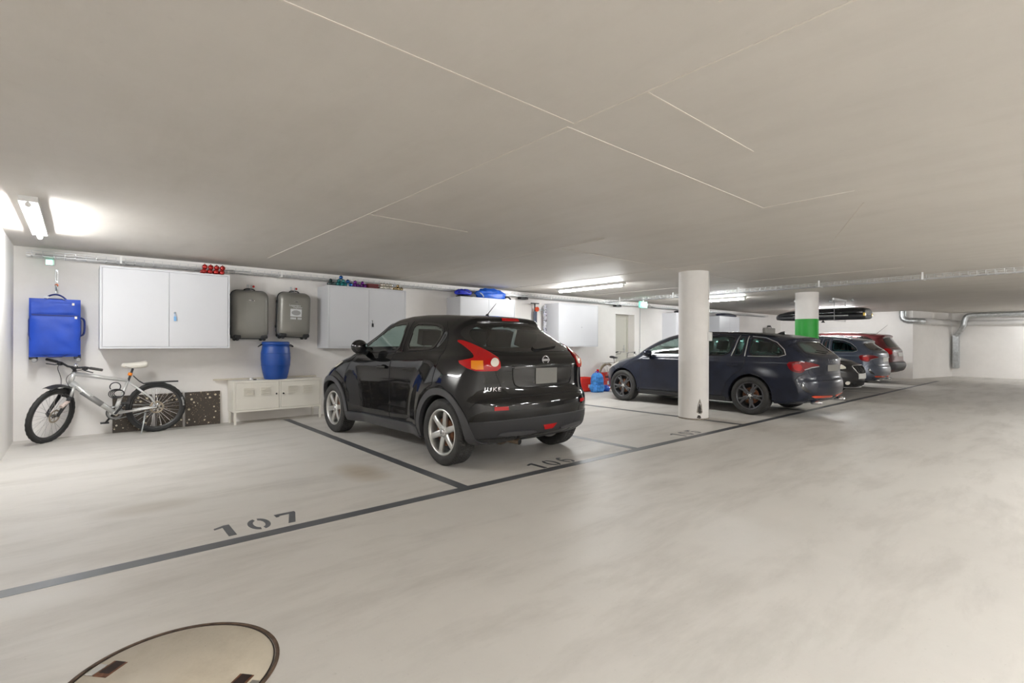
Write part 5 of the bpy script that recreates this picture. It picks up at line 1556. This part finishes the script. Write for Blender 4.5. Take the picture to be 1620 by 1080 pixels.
# steered front end: everything turns about the head tube axis
AX = (HT - HB).normalized()
STEER = math.radians(54)
MR = Matrix.Translation(HB) @ Matrix.Rotation(STEER, 4, AX) @ Matrix.Translation(-HB)
FH = Vector((1.10, 0, .335))
def steered(mbuild, name, m, parent=mb):
    mbuild.v = [tuple(MR @ Vector(p)) for p in mbuild.v]
    return mbuild.build(name, m, parent)
crown = HB + (HB - HT).normalized() * .03
fk = MB()
fk.tube([HB, crown], .02, 10); fk.bar(crown + Vector((.0, -.075, 0)), crown + Vector((0, .075, 0)), .05, .03)
dn = (HB - HT).normalized()
for s in (1, -1):
    fk.tube([crown + Vector((.01, s * .062, .0)), crown + dn * .13 + Vector((.012, s * .062, 0))], .0155, 10)
steered(fk, 'fork_stanchions', M_FRAME)
fl = MB()
for s in (1, -1):
    a = crown + dn * .12 + Vector((.012, s * .062, 0)); e = Vector((FH.x - .01, s * .062, FH.z))
    fl.tube([a, a.lerp(e, .5), e], [.021, .020, .015], 10)
fl.tube([crown + dn * .13 + Vector((.012, -.062, 0)), crown + dn * .06 + Vector((.07, 0, .0)), crown + dn * .13 + Vector((.012, .062, 0))], .012, 8)
steered(fl, 'fork_lowers', M_PLASTIC_DARK)
a = crown + dn * .16 + Vector((.014, .062, 0)); e = Vector((FH.x - .012, .062, FH.z + .09))
st_ = MB().tube([a.lerp(e, .1), a.lerp(e, .75)], .0225, 10)
steered(st_, 'fork_decal', mat('fork_decal_white', rgb(214, 196, 188), .5, noise=.35, nscale=40))
fw_ = put_wheel(WP, (0, 0, 0), mb)
fw_.matrix_local = MR @ Matrix.Translation(FH)
zmin = (MR @ FH).z - .335
gd = guard(.385, math.radians(72), math.radians(118), .05, FH)
steered(sheet(gd, .005), 'front_mudguard', M_PLASTIC_DARK)
steered(MB().box(.86, .93, -.045, .045, .53, .64), 'mudguard_flap', M_PLASTIC_DARK)
SB = HT + (HT - HB).normalized() * .03
stem = MB(); stem.tube([HT, SB], .021, 10); stem.tube([SB, SB + Vector((.055, 0, .045))], .017, 10)
steered(stem, 'stem', M_PLASTIC_DARK)
hbar = MB(); c = SB + Vector((.055, 0, .045))
hbar.tube([c + Vector((-.035, -.33, .025)), c + Vector((-.02, -.14, .022)), c + Vector((0, -.05, 0)), c + Vector((0, .05, 0)), c + Vector((-.02, .14, .022)), c + Vector((-.035, .33, .025))], .013, 10)
steered(hbar, 'handlebar', M_PLASTIC_DARK)
for s in (1, -1):
    g = MB().tube([c + Vector((-.025, s * .20, .023)), c + Vector((-.037, s * .335, .025))], .017, 10); steered(g, 'grip', mat('grip_rubber', rgb(60, 58, 56), .8))
    l = MB().tube([c + Vector((-.02, s * .15, .02)), c + Vector((.035, s * .17, .0)), c + Vector((.03, s * .28, -.01))], .006, 6); l.box(c.x - .03, c.x + .01, c.y + s * .15 - .02, c.y + s * .15 + .02, c.z - .005, c.z + .03)
    steered(l, 'brake_lever', M_PLASTIC_DARK)
    cbl = MB().tube(chaikin([c + Vector((.0, s * .15, .0)), c + Vector((.09, s * .10, -.02)), c + Vector((.11, s * .02, -.12)), c + Vector((.06, s * .05, -.24)), crown + Vector((.02, s * .05, .0))], 3, False), .0035, 5)
    steered(cbl, 'cable', M_PLASTIC_DARK)
steered(MB().ball(tuple(c + Vector((.02, .06, .035))), .022, 10, 8), 'bell', M_CHROME)
# the low sidewall marking of the rear tyre
MB().lathe([(.322, .0235), (.312, .0262), (.300, .0262)], 8, Matrix.Translation(RH) @ Matrix.Rotation(PI / 2, 4, 'X') @ Matrix.Diagonal((1, 1, -1, 1)), True, math.radians(158), math.radians(180)).build('tyre_lettering', M_GREYW, mb)

# city bike by the door
cbk = thing('city_bike', 'old city bike with rear rack leaning by the door behind the navy estate', 'bicycle', (10.42, 8.30, 0), 0.0)
CW = bike_wheel_parts(.34, .017, mat('worn_tan_tyre', rgb(120, 100, 78), .8), M_CHROME, 0, 24)
put_wheel(CW, (0, 0, .34), cbk, None, False); put_wheel(CW, (1.06, 0, .34), cbk, None, False)
f = MB(); B2, S2, H2 = Vector((.44, 0, .29)), Vector((.30, 0, .70)), Vector((.88, 0, .80))
M_CITY = mat('city_bike_frame', rgb(150, 140, 122), .4, .3)
f.tube([B2, S2], .016, 8); f.tube([B2, H2 + Vector((.03, 0, -.12))], .016, 8); f.tube([S2, H2], .013, 8); f.tube([H2, H2 + Vector((.04, 0, -.14))], .018, 8)
for s in (1, -1):
    f.tube([B2, (0, s * .05, .34)], .009, 6); f.tube([S2, (0, s * .05, .34)], .007, 6); f.tube([H2 + Vector((.04, s * .04, -.14)), (1.06, s * .05, .34)], .010, 6)
f.build('frame', M_CITY, cbk)
sd = []
for x, w, z, t in ((.43, .012, .83, .012), (.36, .03, .835, .025), (.26, .06, .845, .03), (.20, .085, .855, .032), (.165, .06, .855, .025), (.155, .02, .85, .01)):
    sd.append([(x, w * math.cos(a), z + t * math.sin(a)) for a in np.linspace(0, 2 * PI, 13)[:-1]])
loft(sd).build('saddle', M_PLASTIC_DARK, cbk)
MB().tube([S2, (.275, 0, .82)], .012, 8).build('seat_post', M_CHROME, cbk)
rk = MB()
for y in (-.06, 0, .06): rk.tube([(.22, y, .705), (-.22, y, .705)], .005, 6)
rk.tube([(.22, -.06, .705), (.22, .06, .705)], .005, 6); rk.tube([(-.22, -.06, .705), (-.22, .06, .705)], .005, 6)
for s in (1, -1): rk.tube([(-.10, s * .06, .705), (0, s * .055, .34)], .005, 6)
rk.build('rear_rack', M_CHROME, cbk)
sheet(guard(.37, math.radians(20), math.radians(185), .022, (0, 0, .34)), .003).build('mudguard', M_CITY, cbk)
MB().box(-.39, -.36, -.03, .03, .46, .55).build('rear_lamp', M_RED, cbk, .006)
MB().tube([H2, H2 + Vector((-.025, 0, .12)), (.90, 0, .955)], .012, 8).build('stem', M_CHROME, cbk)
MB().tube(chaikin([(.74, .32, .96), (.86, .24, .985), (.92, .08, .965), (.92, -.08, .965), (.86, -.24, .985), (.74, -.32, .96)], 2, False), .011, 8).build('handlebar', M_CHROME, cbk)
for s in (1, -1):
    MB().tube([(.70, s * .345, .955), (.82, s * .272, .98)], .017, 8).build('grip', M_PLASTIC_DARK, cbk)
    MB().tube([(.86, s * .22, .975), (.90, s * .25, .93), (.80, s * .32, .92)], .006, 6).build('brake_lever', M_PLASTIC_DARK, cbk)
MB().tube([B2 + Vector((0, -.07, 0)), B2 + Vector((.12, -.08, -.12))], .01, 6).tube([B2 + Vector((0, .07, 0)), B2 + Vector((-.12, .08, .12))], .01, 6).build('cranks', M_STEEL, cbk)
MB().lathe([(.06, .02), (.09, .02), (.09, .016), (.06, .016)], 30, Matrix.Translation(B2 + Vector((0, -.05, 0))) @ RY, closed_prof=True).build('chainring', M_STEEL, cbk)

# ---------------------------------------------------------------- soft lumps: bags
def blob(name, m, dims, seed, parent=None, loc=(0, 0, 0), rough=.22, n=22, k=14, sq=1.0):
    rnd = random.Random(seed)
    wv = [(Vector((rnd.gauss(0, 1), rnd.gauss(0, 1), rnd.gauss(0, 1))) * rnd.uniform(1.2, 3.6) * (2.0 if rough > .2 else 1.0), rnd.uniform(0, 6.3), rnd.uniform(.3, 1)) for _ in range(9)]
    if rough > .2: n, k = 40, 26
    b = MB(); b.ball((0, 0, 0), 1.0, n, k)
    vs = []
    for p in b.v:
        p = Vector(p)
        s = sum(a * abs(math.sin(w.dot(p) + ph)) for w, ph, a in wv) / 9
        q = p * (1 + rough * (s - .35) * 2)
        q = Vector([math.copysign(abs(c_) ** sq, c_) * d_ for c_, d_ in zip(q, dims)])
        q.z = max(q.z, -dims[2] * .55) + dims[2] * .55
        vs.append(tuple(q))
    b.v = vs
    return b.build(name, m, parent, loc=loc)
M_BAG = mat('bright_blue_nylon', rgb(24, 92, 200), 0.45, noise=0.2, nscale=12)
M_BAG2 = mat('deep_blue_nylon', rgb(22, 40, 176), 0.5, noise=0.15, nscale=12)
M_BAGK = mat('black_nylon', rgb(22, 22, 26), 0.6)
M_BAGN = mat('navy_black_nylon', rgb(32, 36, 58), 0.6)
t = thing('duffel_bag', 'large crumpled bright blue bag on the cabinet behind the crossover', 'bag', (6.49, 8.222, 2.131), 0, 'bags on the cabinets')
blob('bag_body', M_BAG, (.36, .088, .125), 4, t, (0, 0, 0), .42); MB().tube(chaikin([(-.33, -.02, .11), (-.29, -.075, .09), (-.25, -.095, .02)], 2, False), .012, 6).build('strap', M_WHITE_PLASTIC, t)
MB().tube(chaikin([(.36, -.05, .05), (.43, -.07, .06), (.50, -.06, .012)], 2, False), .016, 6).build('strap_end', M_BAGK, t)
t = thing('pouch_bag', 'smaller deep blue pouch left of the crumpled bright blue bag', 'bag', (5.80, 8.225, 2.178), 0, 'bags on the cabinets')
blob('bag_body', M_BAG2, (.17, .09, .07), 9, t, (0, 0, -.008), .42); MB().tube([(-.15, -.05, .03), (-.05, -.09, .07), (.10, -.08, .04)], .010, 6).build('strap', M_BAGK, t)
t = thing('flat_bag', 'flat black bag lying under the blue pouch on the cabinet', 'bag', (5.84, 8.235, 2.131), 0, 'bags on the cabinets')
blob('bag_body', M_BAGK, (.19, .115, .018), 14, t); MB().tube([(-.16, -.05, .012), (-.19, -.08, .012), (-.20, -.05, .01)], .010, 6).build('handle', M_BAGK, t)
t = thing('rolled_bag', 'black folded bag on the cabinet left of the plain column', 'bag', (14.0, 8.235, 2.131), 0, 'bags on the cabinets')
blob('bag_body', M_BAGK, (.45, .11, .055), 21, t); MB().tube([(-.3, -.09, .04), (.0, -.10, .07), (.3, -.09, .04)], .012, 6).build('strap', M_BAGN, t)
t = thing('long_bag', 'long dark navy bag on the cabinet right of the plain column', 'bag', (16.75, 8.235, 2.131), 0, 'bags on the cabinets')
blob('bag_body', M_BAGN, (.68, .11, .07), 27, t); MB().tube([(-.5, -.09, .05), (.0, -.10, .09), (.5, -.09, .05)], .012, 6).build('strap', M_BAGK, t)

# ---------------------------------------------------------------- baubles stored on the cabinets
def bauble_mesh(m, r):
    b = MB().ball((0, 0, r), r, 14, 10)
    b.lathe([(r * .22, 2 * r - r * .06), (r * .22, 2 * r + r * .16), (0, 2 * r + r * .16)], 10)
    return b.mesh('bauble', m)
def baubles(spec, label, group, m, r, cat='bauble'):
    me = bauble_mesh(m, r)
    for (x, y, z) in spec:
        o = link(bpy.data.objects.new('bauble', me)); o.location = (x, y, z); o.rotation_euler = (random.uniform(-.4, .4) * 0, 0, random.uniform(0, 6))
        tag(o, label, cat, group)
BR = mat('red_bauble', (.42, .012, .01), .12, .6, coat=1); BT = mat('teal_bauble', (.01, .22, .24), .12, .6, coat=1); BB_ = mat('blue_bauble', (.01, .10, .36), .12, .6, coat=1)
BP = mat('purple_bauble', (.14, .01, .22), .12, .6, coat=1); BS = mat('silver_bauble', (.88, .85, .76), .10, .9); BD = mat('dark_green_bauble', (.01, .035, .04), .12, .6, coat=1); BG = mat('gold_bauble', (.46, .36, .20), .15, .9)
zt = 2.176
baubles([(1.335 + .074 * i, 8.19 + .074 * j, zt) for i in range(4) for j in range(2)] + [(1.35 + .074 * i, 8.222, zt + .066) for i in range(4)], 'shiny red bauble in the pile on the cabinet above the bike', 'red baubles', BR, .0365)
zt = 2.151
baubles([(3.12 + .06 * i, 8.19 + .06 * j, zt) for i in range(2) for j in range(2)] + [(3.14, 8.22, zt + .052)], 'dark green bauble at the left end of the second cabinet top', 'dark green baubles', BD, .030)
baubles([(3.25 + .066 * i, 8.20 + .066 * j, zt) for i in range(3) for j in range(2)] + [(3.285, 8.235, zt + .056), (3.355, 8.235, zt + .056)], 'shiny teal bauble in the pile on the second cabinet', 'teal baubles', BT, .033)
baubles([(3.32, 8.235, zt + .116), (3.465, 8.19, zt), (3.435, 8.225, zt + .058)], 'shiny blue bauble in the pile on the second cabinet', 'blue baubles', BB_, .033)
baubles([(3.535 + .062 * i, 8.19 + .062 * j, zt) for i in range(4) for j in range(2)] + [(3.56, 8.22, zt + .052), (3.69, 8.22, zt + .052)], 'shiny purple bauble in the middle of the second cabinet top', 'purple baubles', BP, .031)
baubles([(4.02 + .062 * i, 8.19 + .062 * j, zt) for i in range(4) for j in range(2)] + [(4.03 + .062 * i, 8.22, zt + .052) for i in range(4)], 'shiny silver bauble in the pile right of the red box', 'silver baubles', BS, .031)
baubles([(4.30 + .06 * i, 8.19 + .06 * j, zt) for i in range(3) for j in range(2)] + [(4.36, 8.22, zt + .05)], 'dull gold bauble at the right end of the second cabinet top', 'gold baubles', BG, .029)
rb = thing('gift_box', 'flat dark red box between the purple and silver baubles', 'box', (3.87, 8.25, zt))
MB().box(-.095, .095, -.08, .08, 0, .075).build('box_body', mat('dark_red_card', (.10, .006, .008), .5), rb, .004)
MB().box(-.099, .099, -.084, .084, .055, .08).build('box_lid', mat('dark_red_lid', (.13, .008, .010), .5), rb, .003)

# ---------------------------------------------------------------- scooter and ski on the wall
ks = thing('kick_scooter', 'folded kick scooter with orange wheel hanging on the wall', 'scooter', (8.03, 8.50, 0))
MB().tube([(-.15, -.02, 2.13), (.10, -.02, 2.135)], .012, 8).build('handlebar', M_PLASTIC_DARK, ks)
MB().tube([(-.03, -.02, 2.13), (-.02, -.01, 1.95)], .014, 8).build('steering_tube', M_PLASTIC_DARK, ks)
MB().lathe([(.02, .022), (.05, .024), (.055, .018), (.055, -.018), (.05, -.024), (.02, -.022)], 24, Matrix.Translation((.025, -.035, 2.0)) @ Matrix.Rotation(PI / 2, 4, 'X')).build('front_wheel', mat('orange_wheel', rgb(226, 84, 44), .5), ks)
MB().box(-.045, .05, -.02, .02, 1.15, 1.95).build('deck', mat('blue_grey_deck', rgb(86, 92, 108), .45, .3, noise=.15), ks, .012)
MB().lathe([(0, .02), (.05, .02), (.05, -.02), (0, -.02)], 20, Matrix.Translation((0, -.02, 1.10)) @ Matrix.Rotation(PI / 2, 4, 'X')).build('rear_wheel', mat('orange_wheel', (1, 1, 1)), ks)
MB().tube([(.07, .09, 1.985), (.07, -.06, 1.985), (.26, -.06, 1.99)], .010, 8).build('hanger_rod', M_STEEL, ks)
def ski_mat():
    m = bpy.data.materials.new('printed_ski'); m.use_nodes = True
    N, L = m.node_tree.nodes, m.node_tree.links
    b = N['Principled BSDF']; b.inputs['Roughness'].default_value = .3
    tc = N.new('ShaderNodeTexCoord')
    n = N.new('ShaderNodeTexNoise'); n.inputs['Scale'].default_value = 14; n.inputs['Detail'].default_value = 3; n.inputs['Distortion'].default_value = 1.5
    L.new(tc.outputs['Object'], n.inputs['Vector'])
    r = N.new('ShaderNodeValToRGB'); r.color_ramp.interpolation = 'CONSTANT'
    r.color_ramp.elements[0].color = (.02, .02, .025, 1); r.color_ramp.elements[1].position = .46; r.color_ramp.elements[1].color = (.6, .6, .62, 1)
    for p, c in ((.56, (.16, .17, .34, 1)), (.62, (.75, .72, .68, 1)), (.70, (.5, .2, .12, 1))):
        e = r.color_ramp.elements.new(p); e.color = c
    L.new(n.outputs['Fac'], r.inputs['Fac']); L.new(r.outputs['Color'], b.inputs['Base Color'])
    return m
sk = thing('ski', 'narrow ski with black white and violet print hung beside the wide-door cabinet', 'ski', (8.33, 8.48, 0))
pr = [(-.06, .75), (-.055, 1.2), (-.05, 1.6), (-.055, 2.0), (-.05, 2.08), (-.02, 2.12), (.02, 2.12), (.05, 2.08), (.055, 2.0), (.05, 1.6), (.055, 1.2), (.06, .75)]
MB().prism(pr, -.008, .008, Matrix.Rotation(PI / 2, 4, 'X')).build('ski_blade', ski_mat(), sk, .003)
MB().box(-.03, .03, -.06, -.008, 1.25, 1.35).build('binding', M_PLASTIC_DARK, sk, .01)
MB().tube([(0, .1, 1.99), (0, -.03, 1.985)], .012, 8).build('wall_peg', M_STEEL, sk)

# ---------------------------------------------------------------- things on the floor by the back wall
bp = thing('backpack', 'light blue patterned backpack standing on the floor by the back wall', 'backpack', (9.78, 8.10, 0), -.35)
M_BPACK = mat('blue_camouflage_cloth', rgb(64, 134, 206), .7, noise=.45, nscale=16)
blob('pack_body', M_BPACK, (.155, .115, .31), 31, bp, (0, 0, 0), .04, 28, 22, .6)
blob('front_pocket', M_BPACK, (.115, .055, .12), 33, bp, (0, -.10, .03), .05, 22, 14, .6)
blob('upper_pocket', M_BPACK, (.10, .045, .075), 35, bp, (0, -.09, .25), .05, 22, 14, .6)
for s in (1, -1):
    blob('side_pocket', M_BPACK, (.05, .07, .10), 37, bp, (s * .15, 0, .05), .06)
MB().tube(chaikin([(-.05, .02, .46), (-.03, .02, .51), (.03, .02, .51), (.05, .02, .46)], 2, False), .010, 6).build('grab_handle', M_BAG2, bp)
for z in (.20, .36):
    MB().tube([(-.11, -.13, z), (0, -.155, z), (.11, -.13, z)], .006, 6).build('zip', M_BLUED, bp)
t = thing('plastic_bag', 'small crumpled blue bag on the floor right of the backpack', 'bag', (10.14, 8.12, 0))
blob('bag_body', mat('blue_plastic_film', rgb(20, 74, 170), .35), (.12, .10, .10), 41, t); MB().tube([(-.03, 0, .12), (0, -.02, .17), (.04, 0, .12)], .006, 6).build('bag_handle', mat('blue_plastic_film', (0, 0, 0)), t)
M_CRATE = mat('red_plastic', rgb(214, 52, 34), .4)
def crate(x, y, w, d, h, label):
    t = thing('plastic_crate', label, 'crate', (x, y, 0), 0, 'red plastic crates')
    b = MB(); th = .012
    b.box(-w / 2, w / 2, -d / 2, -d / 2 + th, 0, h); b.box(-w / 2, w / 2, d / 2 - th, d / 2, 0, h); b.box(-w / 2, -w / 2 + th, -d / 2 + th, d / 2 - th, 0, h); b.box(w / 2 - th, w / 2, -d / 2 + th, d / 2 - th, 0, h); b.box(-w / 2, w / 2, -d / 2, d / 2, 0, .012)
    b.build('crate_walls', M_CRATE, t)
    r = MB()
    for z in (h - .05, h * .55, .03):
        r.box(-w / 2 - .012, w / 2 + .012, -d / 2 - .012, -d / 2, z, z + .04); r.box(-w / 2 - .012, -w / 2, -d / 2, d / 2, z, z + .04)
    r.build('rim_ribs', M_CRATE, t)
    MB().box(w * .08, w * .34, -d / 2 - .016, -d / 2 - .012, h * .28, h * .50).build('paper_label', M_WHITE_PLASTIC, t)
    return t
crate(9.62, 8.42, .40, .26, .36, 'red plastic crate partly hidden behind the backpack')
crate(10.52, 8.50, .50, .16, .44, 'red plastic crate with white label behind the city bike wheel')
# hanging grey panel at the far end of the back wall
t = thing('hanging_case', 'flat grey case hanging from a hook at the far end of the back wall', 'case', (20.9, YB, 1.62))
MB().box(-.45, .45, -.14, -.02, -.42, .22).build('case_shell', M_SHELL, t, .03, 3)
MB().tube([(-.2, -.08, .22), (-.15, -.08, .28), (.15, -.08, .28), (.2, -.08, .22)], .012, 6).build('handle', M_PLASTIC_DARK, t)
MB().box(.0, .06, -.12, 0, .26, .32).build('hook', M_PLASTIC_DARK, t)

# ---------------------------------------------------------------- roof box hoisted to the ceiling
rbx = thing('roof_box', 'long black car roof box hoisted under the ceiling behind the green-banded column', 'roof box', (15.0, 4.8, 1.83))
def rb_rows(zs, lid):
    rows = []
    for y, w, h in ((-1.08, .62, .7), (-1.04, .74, .92), (-.9, .80, 1.0), (-.3, .82, 1.0), (.3, .80, .95), (.7, .70, .80), (.95, .52, .55), (1.06, .30, .25)):
        row = []
        for k in range(13):
            a = PI * k / 12
            if lid: row.append((w / 2 * math.copysign(abs(math.cos(a)) ** .55, math.cos(a)), y, .12 + .19 * h * math.sin(a) ** .55))
            else: row.append((w / 2 * math.copysign(abs(math.cos(a)) ** .5, math.cos(a)), y, .12 - (.11 * (.55 + .45 * h)) * math.sin(a) ** .5))
        rows.append(row)
    return rows
loft(rb_rows(0, True)).build('lid', M_GLOSS_BLACK, rbx)
loft(rb_rows(0, False)).build('lower_shell', M_PLASTIC_DARK, rbx)
for s in (1, -1):
    MB().tube([(s * .405, -.75, .10), (s * .415, 0, .115), (s * .37, .55, .12)], .012, 8).build('side_rail', M_TRIM_SILVER, rbx)
    MB().box(s * .30 - .05, s * .30 + .05, -1.095, -1.05, .08, .16).build('painted_glint', mat('yellow_glint', rgb(220, 180, 60), .2, coat=.5), rbx, .01)  # golden light reflection put in as a yellow patch
for y in (-.1, .28):
    MB().lathe([(.012, 0), (.016, -.03), (.05, -.075), (.0, -.075)], 16, Matrix.Translation((-.12, y, .02))).build('clamp_knob', M_PLASTIC_DARK, rbx)
ho = thing('hoist', 'ceiling hoist with straps carrying the black roof box', 'hoist', (15.0, 4.8, H - .002))
for y in (-.45, .45):
    MB().box(-.50, .50, y - .02, y + .02, -.05, 0).build('cross_bar', M_WHITE_PLASTIC, ho, .004)
    for s in (1, -1):
        MB().bar((s * .43, y, -.05), (s * .43, y, -.575), .03, .004, (0, 1, 0)).build('strap', mat('grey_strap', rgb(170, 170, 172), .7), ho)
    MB().bar((-.44, y, -.578), (.44, y, -.578), .03, .006).build('sling', mat('grey_strap', (0, 0, 0)), ho)
for y in (-.7, -.2, .3):
    MB().lathe([(.0, -.07), (.03, -.07), (.035, -.03), (.01, 0)], 14, Matrix.Translation((.1, y, 0))).build('pulley', M_STEEL, ho)

# ---------------------------------------------------------------- ducts on the far wall
M_DUCTW = mat('pale_duct', rgb(206, 204, 202), .45, .2)
d = thing('ventilation_duct', 'pale round duct dropping from the ceiling and running along the projecting wall', 'duct', (0, 0, 0))
MB().tube(chaikin([(22.0, 4.45, H), (22.0, 4.45, 2.04), (22.05, 4.03, 2.02), (22.5, 3.95, 2.02)], 2, False), .105, 16).build('elbow_pipe', M_STEEL, d)
MB().tube([(22.4, 3.97, 2.02), (24.75, 3.43, 2.0), ], .11, 16).build('straight_pipe', M_DUCTW, d)
MB().tube(chaikin([(24.7, 3.44, 2.0), (24.98, 3.36, 2.0), (25.0, 3.0, 2.0)], 2, False) + [(25.05, 1.0, 2.0), (25.1, -8.4, 2.0)], .10, 16).build('wall_pipe', M_DUCTW, d)
for x, y in ((23.2, 3.80), (24.2, 3.56)):
    MB().lathe([(.112, -.015), (.122, -.012), (.122, .012), (.112, .015)], 20, Matrix.Translation((x, y, 2.013)) @ Matrix.Rotation(PI / 2, 4, 'Y') @ Matrix.Rotation(-.22, 4, 'X')).build('collar', M_STEEL, d)
d = thing('ventilation_duct', 'shiny galvanised duct bending down the far wall to a flat outlet', 'duct', (0, 0, 0))
MB().tube([(24.78, -8.4, 2.29), (24.74, 2.6, 2.28)] + chaikin([(24.74, 2.9, 2.28), (24.73, 3.12, 2.26), (24.72, 3.17, 2.05), (24.72, 3.18, 1.95)], 2, False) + chaikin([(24.72, 3.20, 1.88), (24.80, 3.28, 1.72), (24.92, 3.40, 1.56), (24.96, 3.42, 1.48)], 1, False), .085, 14).build('round_pipe', M_STEEL, d)
MB().box(24.86, 25.1, 3.34, 3.52, .32, 1.55).build('flat_outlet', M_STEEL, d, .01)
for z in (.5, .9, 1.3):
    MB().box(24.85, 25.1, 3.33, 3.53, z, z + .02).build('joint_band', M_STEEL, d)
